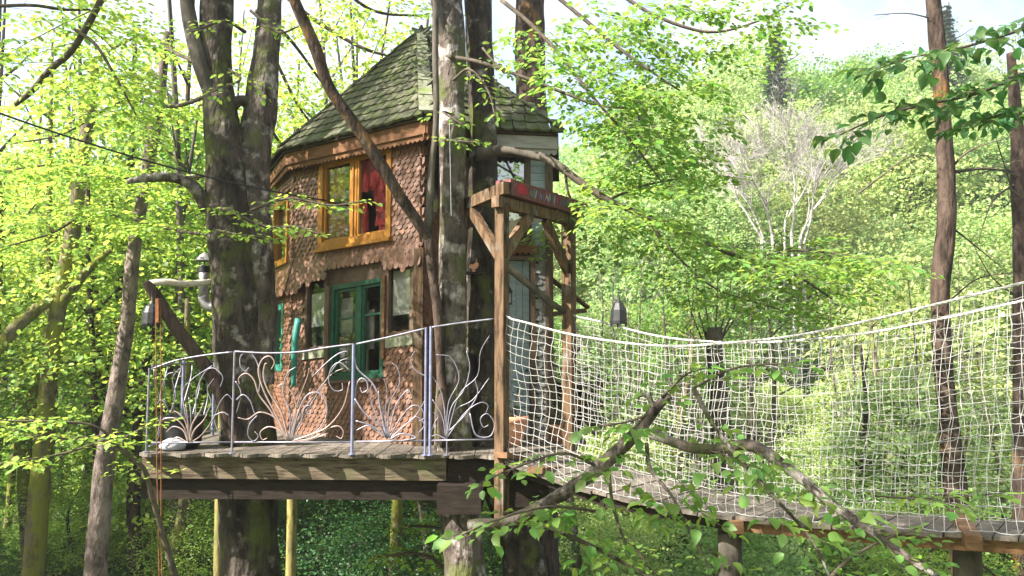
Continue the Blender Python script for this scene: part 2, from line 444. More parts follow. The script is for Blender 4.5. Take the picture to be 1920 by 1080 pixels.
class Leaves:
    def __init__(self): self.C, self.A, self.N, self.L, self.W = [], [], [], [], []
    def put(self, c, a, n, l, w):
        self.C.append(c); self.A.append(a); self.N.append(n); self.L.append(l); self.W.append(w)
    def build(self, name, material, parent, tmpl=T_MID, kind='stuff', singles=0, key=None):
        """singles: that many leaves become objects of their own (those nearest the camera)"""
        n = len(self.C)
        if not n: return
        C, A, N_, L_, W_ = map(np.array, (self.C, self.A, self.N, self.L, self.W))
        rest = np.arange(n)
        if singles:
            d = np.linalg.norm(C - np.array([0, 0, EYE]), axis=1) / L_
            order = np.argsort(d)
            pick, rest = order[:singles], order[singles:]
            base = leaf_mesh("leaf", [(0, 0, 0)], [(1, 0, 0)], [(0, 0, 1)], [1.0], [1.0], T_HIGH, (0, 0, 0))
            base.materials.append(material)
            base.polygons.foreach_set("use_smooth", [True] * len(base.polygons))
            base2 = leaf_mesh("leaf", [(0, 0, 0)], [(1, 0, 0)], [(0, 0, 1)], [1.0], [1.0],
                              (T_HIGH[0] * np.array([1, 1, 2.6]), T_HIGH[1]), (0, 0, 0))
            base2.materials.append(material)
            pw = wl(parent)
            for i in pick:
                a = Vector(A[i]).normalized(); nn = Vector(N_[i])
                s = nn.cross(a).normalized(); nn = a.cross(s)
                M = Matrix(((a.x * L_[i], s.x * W_[i], nn.x * L_[i]), (a.y * L_[i], s.y * W_[i], nn.y * L_[i]), (a.z * L_[i], s.z * W_[i], nn.z * L_[i]))).to_4x4()
                M.translation = Vector(C[i]) - pw
                o = bpy.data.objects.new("leaf", base if i % 2 else base2)
                COL.objects.link(o); o.parent = parent; o.matrix_basis = M
        if len(rest):
            org = C[rest].mean(0)
            me = leaf_mesh(name, C[rest], A[rest], N_[rest], L_[rest], W_[rest], tmpl, org)
            o = link_mesh(name, me, material, parent, org)
            if kind: o["kind"] = kind
            return o

UP = np.array([0, 0, 1.0])
def unit(v):
    return v / max(np.linalg.norm(v), 1e-9)

def resample(path, step):
    path = np.asarray(path, float)
    seg = np.linalg.norm(np.diff(path, axis=0), axis=1)
    s = np.concatenate([[0], np.cumsum(seg)])
    n = max(2, int(s[-1] / step) + 1)
    q = np.linspace(0, s[-1], n)
    return np.stack([np.interp(q, s, path[:, k]) for k in range(3)], 1), s[-1]

def put_leaves(lv, path, gap, size, rng, skip=0.12, flat=0.3):
    pts, L = resample(path, gap)
    n = len(pts)
    sg = 1 if rng.random() < .5 else -1
    for i in range(n):
        if i / n < skip: continue
        T = unit(pts[min(i + 1, n - 1)] - pts[max(i - 1, 0)])
        S = unit(np.cross(T, UP) + 1e-6)
        sg = -sg
        last = i == n - 1
        A = unit(T * (0.55 if not last else 1) + (0 if last else sg) * S * 0.85 + rng.normal(0, .22, 3) - UP * 0.12)
        N_ = UP + rng.normal(0, flat, 3)
        l = size * rng.uniform(.55, 1.25)
        lv.put(pts[i] + A * size * .12, A, N_, l, l * rng.uniform(.66, .86))

def grow(tw, lv, path, r0, r1, gap, length, lev, leafgap, size, rng, droop=0.15, start=0.15, sides=4, flat=0.25, lift=0.05, taper=.55, leafless=False):
    path = np.asarray(path, float)
    m = len(path)
    tw.tube(path, list(np.linspace(r0, r1, m)), sides)
    pts, L = resample(path, 0.03 if L_short(path) else 0.06)
    n = len(pts)
    d = start * L
    sg = 1
    while d < L:
        i = min(int(d / L * (n - 1)), n - 2)
        t = d / L
        T = unit(pts[i + 1] - pts[max(i - 1, 0)])
        S = unit(np.cross(T, UP) + 1e-6)
        sg = -sg
        D_ = unit(T * rng.uniform(.35, .8) + sg * S * rng.uniform(.6, 1.0) + UP * (lift + rng.normal(0, .12)))
        ln = length * (1 - taper * t) * rng.uniform(.6, 1.25)
        u = np.linspace(0, 1, 5)[:, None]
        bend = np.cross(D_, UP) * rng.normal(0, .12)
        sp = pts[i] + D_ * ln * u + (bend - UP * droop) * ln * u * u
        rr = max(r1 * .8, (r0 + (r1 - r0) * t) * .5)
        if lev > 0:
            grow(tw, lv, sp, rr, .0016, gap * .62, length * .5, lev - 1, leafgap, size, rng, droop, .25, 3, flat, lift, taper, leafless)
        else:
            tw.tube(sp, [rr, .0014], 3)
            if not leafless: put_leaves(lv, sp, leafgap, size, rng, flat=flat)
        d += gap * rng.uniform(.7, 1.35)
    if not leafless: put_leaves(lv, path[-3:], leafgap, size, rng, flat=flat)

def L_short(path):
    return np.linalg.norm(path[-1] - path[0]) < 1.0

def clump_leaves(rng, n_clumps, per, rx, rz, size, clump_r, thick=0.12, hollow=0.35, tilt=0.25, flatn=0.45):
    """leaves gathered in tilted flat sprays through an ellipsoid crown centred on 0"""
    d = rng.normal(size=(n_clumps, 3)); d = norm(d)
    rad = rng.uniform(hollow, 1, n_clumps) ** 0.6
    cc = d * rad[:, None] * np.array([rx, rx, rz])
    cc += rng.normal(0, .15, cc.shape) * np.array([rx, rx, rz])
    cr = clump_r * rng.uniform(.6, 1.3, n_clumps)
    cn = UP + rng.normal(0, tilt, (n_clumps, 3)) + np.concatenate([cc[:, :2] / rx * .35, np.zeros((n_clumps, 1))], 1)
    cn = norm(cn)
    C = np.repeat(cc, per, 0); R_ = np.repeat(cr, per); Nn = np.repeat(cn, per, 0)
    m = len(C)
    off = rng.normal(size=(m, 3)) * R_[:, None] * .55
    off -= Nn * (off * Nn).sum(1, keepdims=True) * (1 - thick / .5)
    A = norm(off + rng.normal(0, .4, (m, 3)) * R_[:, None])
    N_ = Nn + rng.normal(0, flatn, (m, 3))
    L_ = size * rng.uniform(.6, 1.25, m)
    return C + off, A, N_, L_, L_ * rng.uniform(.62, .88, m)

def crown_mesh(name, material, seed, *a, tmpl=T_QUAD, **k):
    rng = np.random.default_rng(seed)
    C, A, N_, L_, W_ = clump_leaves(rng, *a, **k)
    me = leaf_mesh(name, C, A, N_, L_, W_, tmpl, (0, 0, 0))
    me.materials.append(material)
    return me

def ss(a, b, x):
    t = min(1, max(0, (x - a) / (b - a)))
    return t * t * (3 - 2 * t)

def ground_z(x, y):
    h = -3.7 + ss(20, 100, y) * (4 + 24 * ss(-12, 26, x)) + ss(14, 30, y) * 0.6
    h += 0.25 * mnoise.noise(Vector((x * .18, y * .18, 0))) + ss(100, 260, y) * 6
    return h

# =================================================================== SETTING
g = MB()
NX, NY = 90, 90
ys = [-40 + (i / (NY - 1)) ** 1.6 * 240 for i in range(NY)]
xs = [((i / (NX - 1)) * 2 - 1) for i in range(NX)]
gv, gf = [], []
for j in range(NY):
    half = 60 + (ys[j] + 40) * 0.5
    for i in range(NX):
        x = math.copysign(abs(xs[i]) ** 1.4, xs[i]) * half
        gv.append((x, ys[j], ground_z(x, ys[j])))
for j in range(NY - 1):
    for i in range(NX - 1):
        a = j * NX + i
        gf.append((a, a + 1, a + NX + 1, a + NX))
g.add(gv, gf)
go = g.build("ground", GROUND, None, smooth=True, origin=Vector((0, 0, -3.7)))
go["kind"] = "structure"; go["label"] = "mossy brown forest floor rising to a wooded hillside"

# ================================================================= TREEHOUSE
def plan(px, D):
    return Vector(((px - 960) / F_PX * D, D, 0))
W0, W1, W2 = plan(790, 9.45), plan(548, 10.9), plan(514, 12.0)
W5, W4, W3 = plan(908, 10.0), plan(1027, 10.15), Vector((0.45, 12.3, 0))
W25 = Vector((-2.4, 13.2, 0))
HOUSE = thing("treehouse", "round treehouse clad in brown scale shingles under a mossy pointed shingle roof", "treehouse", (-1.4, 10.9, 0))

class Wall:
    def __init__(s, a, b, shear=None):
        s.a, s.b = Vector(a), Vector(b)
        s.len = (s.b - s.a).length
        s.t = (s.b - s.a).normalized()
        s.n = Vector((s.t.y, -s.t.x, 0))      # outward when a->b runs left to right seen from outside
        s.shear = shear
    def k(s, z):
        if not s.shear: return 0
        return float(np.interp(z, [p[0] for p in s.shear], [p[1] for p in s.shear]))
    def w(s, u, z, d=0):
        zz = z + s.k(z) * (u - s.len / 2)
        p = s.a + s.t * u + s.n * d
        return Vector((p.x, p.y, zz))
    def hit(s, px, py, d=0):
        o = Vector((0, 0, EYE)); r = (P(px, py, 1.0) - o)
        p0 = s.a + s.n * d
        tt = (p0 - o).dot(s.n) / r.dot(s.n)
        q = o + r * tt
        u = (q - p0).dot(s.t)
        z = q.z
        for _ in range(8):
            z = q.z - s.k(z) * (u - s.len / 2)
        return u, z
    def box(s, mb, u0, u1, z0, z1, d0, d1):
        c = [s.w(u0, z0, d1), s.w(u1, z0, d1), s.w(u1, z0, d0), s.w(u0, z0, d0), s.w(u0, z1, d1), s.w(u1, z1, d1), s.w(u1, z1, d0), s.w(u0, z1, d0)]
        mb.hexa(c)
    def rect(s, x0, x1, y0, y1, d=0):
        """mean wall rectangle under a pixel box"""
        c = [s.hit(x, y, d) for x, y in ((x0, y0), (x0, y1), (x1, y0), (x1, y1))]
        return (c[0][0] + c[1][0]) / 2, (c[2][0] + c[3][0]) / 2, c
    def panel(s, holes, z0, z1, d0=-.08, d1=0):
        mb = MB()
        us = sorted({0, s.len} | {h[0] for h in holes} | {h[1] for h in holes})
        zs = sorted({z0, z1} | {h[2] for h in holes} | {h[3] for h in holes} | {z0 + (z1 - z0) * i / 6 for i in range(7)})
        for i in range(len(us) - 1):
            for j in range(len(zs) - 1):
                cu, cz = (us[i] + us[i + 1]) / 2, (zs[j] + zs[j + 1]) / 2
                if any(h[0] < cu < h[1] and h[2] < cz < h[3] for h in holes): continue
                s.box(mb, us[i], us[i + 1], zs[j], zs[j + 1], d0, d1)
        return mb

FW = Wall(W1, W0, [(0, 0.0), (.35, .02), (1.1, .085), (1.8, .075), (2.3, .035), (3.7, .02)])   # main shingled face
LW = Wall(W2, W1)                 # narrow left face
MW = Wall(W0, W5)                 # narrow face right of the corner
DW = Wall(W5, W4)                 # door face
SW = Wall(W4, W3)
BW1, BW2 = Wall(W3, W25), Wall(W25, W2)
ZT = 3.72

def hole(wall, x0, y0, x1, y1):
    a, b, c = wall.rect(x0, x1, y0, y1)
    z1 = (c[0][1] + c[2][1]) / 2; z0 = (c[1][1] + c[3][1]) / 2
    return (a, b, z0, z1)
H_UP = hole(FW, 605, 290, 735, 453)
H_LL = hole(FW, 577, 520, 615, 655)
H_LC = hole(FW, 624, 531, 720, 708)
H_LR = hole(FW, 728, 497, 777, 628)
fw_holes = [H_UP, H_LL, H_LC, H_LR]
front = FW.panel(fw_holes, 0.0, ZT).build("wall", WALLB, HOUSE)
H_L1 = hole(LW, 519, 380, 545, 495)
H_L2 = (LW.len * .08, LW.len * .62, .85, 1.75)
left = LW.panel([H_L1, H_L2], 0, ZT).build("wall", WALLB, HOUSE)
H_M1 = hole(MW, 803, 262, 832, 405)
mid = MW.panel([H_M1], 0, ZT).build("wall", WALLB, HOUSE)
H_D1 = hole(DW, 926, 290, 988, 347)
H_D2 = hole(DW, 926, 392, 990, 462)
H_DD = (hole(DW, 938, 484, 998, 600)[0], hole(DW, 938, 484, 998, 600)[1], 0.02, hole(DW, 938, 484, 998, 600)[3])
door_w = DW.panel([H_D1, H_D2, H_DD], 0, ZT).build("wall", WALLB, HOUSE)
for w_ in (SW, BW1, BW2):
    w_.panel([], 0, ZT).build("wall", WALLB, HOUSE)
mb = MB(); mb.prism([Vector((p.x, p.y, 1.93)) for p in (W1 + (W0 - W1) * .02 + Vector((.05, .1, 0)), W0 + Vector((0, .12, 0)), W5 + Vector((0, .1, 0)), W4 + Vector((-.1, .1, 0)), W3 + Vector((-.1, -.1, 0)), W25 + Vector((0, -.15, 0)), W2 + Vector((.12, -.1, 0)))], (0, 0, .08))
mb.build("upper_floor", WALLB, HOUSE)

# ---- fish-scale shingles
def scale_mesh(name, w, h, th, material, rnd=5):
    mb = MB()
    pts = [(-w / 2, 0), (-w / 2, -h * .62)]
    for i in range(1, rnd):
        a = math.pi + math.pi * i / rnd
        pts.append((math.cos(a) * w / 2, -h * .62 + math.sin(a) * h * .38))
    pts += [(w / 2, -h * .62), (w / 2, 0)]
    mb.prism([(x, 0, z) for x, z in pts], (0, -th, 0))    # outward = -Y local
    me = mb.mesh(name); me.materials.append(material)
    return me, [Vector((x, 0, z)) for x, z in pts], Vector((0, -th, 0))

def in_any(u, z, hs, m=.0):
    return any(h[0] - m < u < h[1] + m and h[2] - m < z < h[3] + m for h in hs)

def shingle_wall(wall, parent, holes, w, row, h, material, zmin, zmax, n_single, flare=None, tilt=R(12), u_rng=None, seed=1):
    rng = random.Random(seed)
    me, poly, off = scale_mesh("shingle", w * .93, h, .017, material, 6)
    jobs = []
    z = zmin; r = 0
    while z < zmax:
        u0, u1 = (u_rng or (0, wall.len))
        u = u0 + (w / 2 if r % 2 else 0)
        while u < u1 + w * .3:
            zz = z + rng.uniform(-.003, .003)
            if not in_any(u, zz - h * .45, holes, -.01) and not in_any(u, zz - h * .8, holes, .0):
                d = .004 + (flare(u, zz) if flare else 0)
                jobs.append((u + rng.uniform(-.005, .005), zz, d, tilt + rng.uniform(-.03, .03), rng.uniform(-.02, .02)))
            u += w
        z += row; r += 1
    camp = Vector((0, 0, EYE))
    jobs.sort(key=lambda j: (wall.w(j[0], j[1]) - camp).length)
    def mtx(j):
        u, zz, d, tl, rl = j
        p = wall.w(u, zz, d)
        B = Matrix((wall.t, -wall.n, Vector((0, 0, 1)))).transposed().to_4x4()
        M = Matrix.Translation(p) @ B @ Matrix.Rotation(-tl, 4, 'X') @ Matrix.Rotation(rl, 4, 'Y')
        return M
    pw = wl(parent)
    for j in jobs[:n_single]:
        o = bpy.data.objects.new("shingle", me); COL.objects.link(o)
        o.parent = parent
        M = mtx(j); M.translation -= pw
        o.matrix_basis = M
    if jobs[n_single:]:
        mb = MB()
        for j in jobs[n_single:]:
            M = mtx(j)
            mb.prism([M @ p for p in poly], M.to_3x3() @ off)
        o = mb.build("shingles", material, parent); o["kind"] = "stuff"

def skirt(u, z):      # the upper cladding kicks out over the lower windows
    zb = 1.86
    return .10 * max(0, 1 - (z - zb) / .45) if z > zb - .03 else 0
Z_SK = FW.hit(670, 522)[1]
def skirt2(u, z):
    return .09 * max(0, 1 - (z - Z_SK) / .4) if z > Z_SK - .02 else 0.0
shingle_wall(FW, front, [(H_UP[0] - .03, H_UP[1] + .03, H_UP[2] - .05, H_UP[3] + .06), (H_LL[0] - .02, FW.len + .1, FW.hit(670, 640)[1], Z_SK - .02),
                         (H_LC[0] - .05, H_LC[1] + .04, H_LC[2] - .06, H_LC[3] + .2)],
             .088, .062, .105, SHINGLE, .09, ZT - .02, 300, skirt2, seed=3)
shingle_wall(LW, left, [(H_L1[0] - .04, H_L1[1] + .05, H_L1[2] - .05, H_L1[3] + .05), (H_L2[0] - .05, H_L2[1] + .05, H_L2[2] - .05, H_L2[3] + .05)],
             .10, .058, .105, SHINGLE, .09, ZT - .02, 0, lambda u, z: .1 * max(0, 1 - (z - 1.95) / .4) if z > 1.9 else 0, seed=4)
shingle_wall(MW, mid, [(H_M1[0] - .04, H_M1[1] + .04, H_M1[2] - .04, H_M1[3] + .04)], .12, .075, .13, SHINGLE, .1, ZT - .02, 0, seed=5)
# grey shingled jamb right of the door and a shingled band over it
shingle_wall(DW, door_w, [], .12, .075, .13, SHINGLE_GREY, .1, DW.hit(960, 470)[1] + .05, 0, u_rng=(DW.hit(1008, 500)[0], DW.len - .02), seed=6)

# boards on the door face
zrow = .02; rb = random.Random(4)
zd = H_DD[3] + .07
while zd < ZT - .05:
    for (a, b) in ((0.005, DW.len - .005),):
        segs = [(a, b)]
        for h in (H_D1, H_D2):
            if zd + .07 > h[2] - .03 and zd < h[3] + .03:
                segs = [(s0, min(s1, h[0] - .045)) for s0, s1 in segs if h[0] - .045 - s0 > .03] + [(max(s0, h[1] + .045), s1) for s0, s1 in segs if s1 - h[1] - .045 > .03]
        for s0, s1 in segs:
            m_ = MB(); DW.box(m_, s0, s1, zd, zd + .088, 0.002, .018 + rb.uniform(0, .006)); m_.build("board", BLUED, door_w)
    zd += .094

# ---- windows
def frame_rect(wall, h, t, d0, d1, name, material, parent, out=.0):
    a, b, z0, z1 = h
    mb = MB()
    wall.box(mb, a - out, a + t, z0 - out, z1 + out, d0, d1)
    wall.box(mb, b - t, b + out, z0 - out, z1 + out, d0, d1)
    wall.box(mb, a + t, b - t, z1 - t, z1 + out, d0, d1)
    wall.box(mb, a + t, b - t, z0 - out, z0 + t, d0, d1)
    return mb.build(name, material, parent)

def pane(wall, h, d, material, parent):
    a, b, z0, z1 = h
    mb = MB(); wall.box(mb, a, b, z0, z1, d - .004, d + .004)
    return mb.build("pane", material, parent)

def bar(wall, u0, u1, z0, z1, d0, d1, name, material, parent):
    mb = MB(); wall.box(mb, u0, u1, z0, z1, d0, d1)
    return mb.build(name, material, parent)

# upper orange casement pair
w_ = frame_rect(FW, H_UP, .055, -.06, .055, "window", ORANGE, HOUSE, .03)
w_["label"] = "orange two-casement upper window with red cloths behind"
mu = H_UP[0] + (H_UP[1] - H_UP[0]) * .49
bar(FW, mu - .055, mu + .055, H_UP[2] + .056, H_UP[3] - .056, -.055, .03, "mullion", ORANGE, w_)
bar(FW, mu - .012, mu + .012, H_UP[2] + .05, H_UP[3] - .056, .031, .048, "cover_strip", ORANGE, w_)
bar(FW, H_UP[0] - .05, H_UP[1] + .05, H_UP[2] - .075, H_UP[2] - .032, -.01, .10, "sill", ORANGE, w_)
for a, b in ((H_UP[0] + .056, mu - .056), (mu + .056, H_UP[1] - .056)):
    frame_rect(FW, (a, b, H_UP[2] + .057, H_UP[3] - .057), .03, -.04, .02, "casement", ORANGE, w_)
    pane(FW, (a + .03, b - .03, H_UP[2] + .087, H_UP[3] - .087), -.01, GLASS, w_)
# red cloths hanging inside
rc = random.Random(2)
for (u, z0, z1, wd) in ((H_UP[1] - .11, H_UP[2] + .1, H_UP[3] - .35, .06), (H_UP[0] + .15, H_UP[2] + .05, H_UP[3] - .5, .05), (H_UP[1] - .17, H_UP[2] + .05, H_UP[3] - .3, .14), (mu + .2, H_UP[3] - .5, H_UP[3] - .07, .2), (H_UP[0] + .3, H_UP[2] + .05, H_UP[2] + .42, .15), (H_UP[0] + .24, H_UP[2] + .62, H_UP[3] - .1, .16), (H_UP[1] - .22, H_UP[2] + .16, H_UP[3] - .12, .17), (mu + .12, H_UP[2] + .05, H_UP[2] + .5, .09),
                        (H_UP[0] + .1, H_UP[2] + .0, H_UP[2] + .5, .08)):
    m_ = MB(); cols = 9
    vs, fs = [], []
    for j in range(7):
        for i in range(cols):
            f = i / (cols - 1)
            wv = wd * (0.82 + .12 * math.sin(j * 1.7 + u * 9) + .25 * mnoise.noise(Vector((u * 7, j * .6 + i * .9, 2))))
            p = FW.w(u + (f - .5) * 2 * wv, z1 + (z0 - z1) * j / 6, -.04 + .018 * math.sin(f * 14 + j))
            vs.append(p)
    for j in range(6):
        for i in range(cols - 1):
            fs.append((j * cols + i, j * cols + i + 1, (j + 1) * cols + i + 1, (j + 1) * cols + i))
    n0 = len(vs); vs += [v - FW.n * .012 for v in vs]; fs += [tuple(n0 + q for q in reversed(f)) for f in fs]
    m_.add(vs, fs); m_.build("curtain", REDCLOTH, HOUSE, smooth=True)

# lower centre green window: two casements of three panes
w_ = frame_rect(FW, H_LC, .04, -.07, .03, "window", GREENP, HOUSE, .02)
w_["label"] = "dark green six-pane window"
mu = (H_LC[0] + H_LC[1]) / 2 + .03
bar(FW, mu - .045, mu + .045, H_LC[2] + .042, H_LC[3] - .042, -.06, .015, "mullion", GREENP, w_)
bar(FW, H_LC[0] - .05, H_LC[1] + .05, H_LC[2] - .06, H_LC[2] - .022, -.01, .11, "sill", DARKFR, w_)
for a, b in ((H_LC[0] + .042, mu - .047), (mu + .047, H_LC[1] - .042)):
    z0, z1 = H_LC[2] + .043, H_LC[3] - .043
    frame_rect(FW, (a, b, z0, z1), .035, -.05, 0.0, "casement", GREENP, w_)
    hh = (z1 - z0 - .07)
    for k in range(3):
        za, zb = z0 + .035 + hh * k / 3, z0 + .035 + hh * (k + 1) / 3
        pane(FW, (a + .036, b - .036, za + .008, zb - .008), -.03, GLASS, w_)
        if k: bar(FW, a + .035, b - .035, za - .012, za + .012, -.045, -.005, "glazing_bar", GREENP, w_)
bar(FW, H_LC[0] - .10, H_LC[0] - .022, H_LC[2] - .02, H_LC[3] + .02, -.05, .06, "post", DARKFR, HOUSE)
bar(FW, H_LC[1] + .022, H_LC[1] + .07, H_LC[2] + .2, H_LC[3] + .03, -.05, .07, "post", EAVE, HOUSE)
# lower left and right fixed panes
w_ = frame_rect(FW, H_LL, .03, -.06, .04, "window", DARKFR, HOUSE, .02); w_["label"] = "narrow dark-framed fixed window"
pane(FW, (H_LL[0] + .03, H_LL[1] - .03, H_LL[2] + .03, H_LL[3] - .03), -.01, GLASS, w_)
bar(FW, H_LL[0] - .04, H_LL[1] + .04, H_LL[2] - .12, H_LL[2] - .022, -.02, .06, "sill", HIPM, w_)
w_ = frame_rect(FW, H_LR, .04, -.06, .04, "window", DARKFR, HOUSE, .02); w_["label"] = "fixed pane beside the corner post"
pane(FW, (H_LR[0] + .04, H_LR[1] - .04, H_LR[2] + .04, H_LR[3] - .04), -.01, GLASS, w_)
bar(FW, H_LR[0] - .02, H_LR[1] + .02, H_LR[2] - .14, H_LR[2] - .022, -.02, .05, "sill", HIPM, w_)
# room behind: a timber brace, and pale plates added for the panes' grey-white reflections
m_ = MB(); m_.beam(FW.w(.3, 1.5, -.15), FW.w(.75, 1.15, -.15), .06, .09); m_.beam(FW.w(1.95, 1.75, -.16), FW.w(2.2, 1.3, -.16), .06, .09)
m_.beam(FW.w(.2, 1.25, -.22), FW.w(2.3, 1.30, -.22), .05, .12); m_.build("inner_brace", WOOD_WARM, HOUSE)
m_ = MB(); FW.box(m_, .35, .55, .6, 1.9, -.30, -.28); FW.box(m_, .8, 1.2, .6, 1.75, -.30, -.28); FW.box(m_, H_LR[0] + .06, H_LR[1] - .05, H_LR[2] + .25, H_LR[3] - .06, -.03, -.022); FW.box(m_, H_LL[0] + .05, H_LL[1] - .05, H_LL[2] + .3, H_LL[3] - .2, -.03, -.022); FW.box(m_, 1.2, 1.5, 1.1, 1.6, -.11, -.10); FW.box(m_, .85, 1.1, 1.35, 1.8, -.11, -.10); m_.build("pane_backing", PALE_PLATE, HOUSE)

# left face windows
w_ = frame_rect(LW, H_L1, .06, -.06, .06, "window", ORANGE, HOUSE, .03); w_["label"] = "narrow orange side window"
pane(LW, (H_L1[0] + .06, H_L1[1] - .06, H_L1[2] + .06, H_L1[3] - .06), -.01, GLASS, w_)
w_ = frame_rect(LW, H_L2, .06, -.06, .04, "window", TEAL, HOUSE, .03); w_["label"] = "teal painted side window"
pane(LW, (H_L2[0] + .06, H_L2[1] - .06, H_L2[2] + .06, H_L2[3] - .06), -.01, GLASS, w_)
m_ = MB(); m_.tube(catmull([P(560, 598, 10.6), P(553, 640, 10.55), P(551, 690, 10.55), P(550, 725, 10.55)], 4), [.05, .045, .04, .03], 8)
m_.build("corner_pole", TEAL, HOUSE, smooth=True)
# face right of the corner: blue reflecting window
w_ = frame_rect(MW, H_M1, .045, -.06, .04, "window", DARKFR, HOUSE, .03); w_["label"] = "tall sky-reflecting window beside the trunk"
pane(MW, (H_M1[0] + .045, H_M1[1] - .045, H_M1[2] + .045, H_M1[3] - .045), -.01, GLASS_SKY, w_)
# door face
for h in (H_D1, H_D2):
    m_ = MB(); DW.box(m_, h[0] + .03, h[1] - .03, h[2] + .03, h[3] - .03, -.05, -.04); m_.build("sky_backing", PALE_PLATE, HOUSE)  # pale plates added so these panes look as bright as reflected sky
for h, lb in ((H_D1, "upper window reflecting the sky"), (H_D2, "small window above the door")):
    w_ = frame_rect(DW, h, .03, -.06, .04, "window", DARKFR, HOUSE, .04); w_["label"] = lb
    pane(DW, (h[0] + .03, h[1] - .03, h[2] + .03, h[3] - .03), -.01, GLASS_SKY, w_)
dr = MB(); DW.box(dr, H_DD[0] + .03, H_DD[1] - .03, .03, H_DD[3] - .03, -.06, -.03)
dro = dr.build("door", DARKFR, HOUSE); dro["label"] = "blue-grey boarded door"
nb = 4
for i in range(nb):
    a = H_DD[0] + .032 + (H_DD[1] - H_DD[0] - .064) * i / nb; b = a + (H_DD[1] - H_DD[0] - .064) / nb - .006
    bar(DW, a, b, .035, H_DD[3] - .035, -.0295, -.012, "board", BLUED, dro)
for z in (.4, 1.2):
    bar(DW, H_DD[0] + .04, H_DD[1] - .04, z, z + .09, -.0115, .004, "ledge", BLUED, dro)
m_ = MB(); m_.lathe(DW.w(H_DD[1] - .08, .85, .03), [(.001, -.02), (.02, -.012), (.02, .012), (.001, .02)], 10); m_.build("handle", BLACKM, dro)
frame_rect(DW, H_DD, .03, -.07, .05, "door_frame", DARKFR, HOUSE, .03)
# corner posts
for p, (zz0, zz1), wd, mt in ((W0 + Vector((-.03, -.035, 0)), (0, 2.3), .11, WOOD), (W4 + Vector((.02, -.02, 0)), (0, 3.5), .10, DARKFR), (W5 + Vector((0, -.03, 0)), (0, 3.5), .09, DARKFR)):
    m_ = MB(); m_.box((p.x - wd / 2, p.y - wd / 2, zz0), (p.x + wd / 2, p.y + wd / 2, zz1)); m_.build("corner_post", mt, HOUSE)

# scalloped trims
def scallop(wall, u0, u1, z0, z1, d, th, step, amp, name, material, parent):
    poly = [wall.w(u0, z1, d), wall.w(u0, z0, d)]
    n = max(1, int(round((u1 - u0) / step)))
    for i in range(n):
        for k in range(1, 6):
            f = k / 5
            poly.append(wall.w(u0 + (i + f) * (u1 - u0) / n, z0 - amp * math.sin(math.pi * f), d))
    poly.append(wall.w(u1, z1, d))
    mb = MB(); mb.prism(poly, wall.n * th)
    return mb.build(name, material, parent)
zz = DW.hit(960, 470)[1]
scallop(DW, .12, DW.len - .12, zz - .02, zz + .07, .05, .02, .07, .035, "scalloped_trim", EAVE, HOUSE)

# ---- roof
E0, E1, E2 = P(799, 218, 9.12), P(532, 284, 10.72), P(499, 328, 12.1)
E5, E4 = P(922, 243, 9.72), P(1047, 250, 9.86)
zE = E0.z
E = [Vector((p.x, p.y, zE)) for p in (E2, E1, E0, E5, E4)] + [Vector((.75, 12.5, zE)), Vector((-2.3, 13.6, zE))]
APEX = P(790, 66, 11.1)
ROOF = MB()
vs = E + [APEX] + [e + Vector((0, 0, -.03)) for e in E] + [APEX - Vector((0, 0, .12))]
n = len(E)
fs = [(i, (i + 1) % n, n) for i in range(n)] + [(n + 1 + (i + 1) % n, n + 1 + i, 2 * n + 1) for i in range(n)] + [(i, n + 1 + i, n + 1 + (i + 1) % n, (i + 1) % n) for i in range(n)]
ROOF.add(vs, fs)
roof = ROOF.build("roof", ROOF_UNDER, HOUSE)

def tile_poly(rw, h, rng):
    pts = [(-rw / 2, h), (-rw / 2, .018)]
    for k in range(5):
        f = k / 4
        pts.append((-rw / 2 + rw * f, -.022 * math.sin(math.pi * f) + rng.uniform(-.004, .004)))
    pts += [(rw / 2, .018), (rw / 2, h)]
    return pts
rr = random.Random(9)
tile_vars = []
for k in range(4):
    mb = MB(); mb.prism([(x, y, 0) for x, y in tile_poly(.155, .30, rr)], (0, 0, .03)); me = mb.mesh("roof_shingle"); me.materials.append(ROOFM); tile_vars.append(me)
roof_count = 0
for (i, rows, step) in ((1, 13, .16), (2, 13, .16), (3, 13, .16), (0, 10, .2)):
    a, b = E[i], E[(i + 1) % n]
    t = (b - a).normalized(); Lb = (b - a).length
    nrm = (b - a).cross(APEX - a).normalized()
    if nrm.z < 0: nrm = -nrm
    up = nrm.cross(t).normalized()
    if up.z < 0: up = -up
    hgt = (APEX - a).dot(up); au = (APEX - a).dot(t)
    for r in range(rows):
        v = hgt * r / rows - .03
        f = max(0, v) / hgt
        ua, ub = au * f, Lb + (au - Lb) * f
        u = ua + (step / 2 if r % 2 else 0.02)
        while u < ub - .02:
            sc = 1.0
            tl = .105 + rr.uniform(-.01, .015)
            M = Matrix((t, up, nrm)).transposed().to_4x4()
            p = a + t * (u + rr.uniform(-.006, .006)) + up * (v + rr.uniform(-.012, .012)) + nrm * .045
            M = Matrix.Translation(p) @ M @ Matrix.Rotation(-tl, 4, 'X') @ Matrix.Rotation(rr.uniform(-.05, .05), 4, 'Z') @ Matrix.Diagonal((step / .16 * rr.uniform(.93, 1.0), 1, 1, 1))
            M.translation -= wl(roof)
            if f < .93 and roof_count < 300:
                o = bpy.data.objects.new("roof_shingle", tile_vars[rr.randrange(4)]); COL.objects.link(o); o.parent = roof; o.matrix_basis = M
                roof_count += 1
            u += step
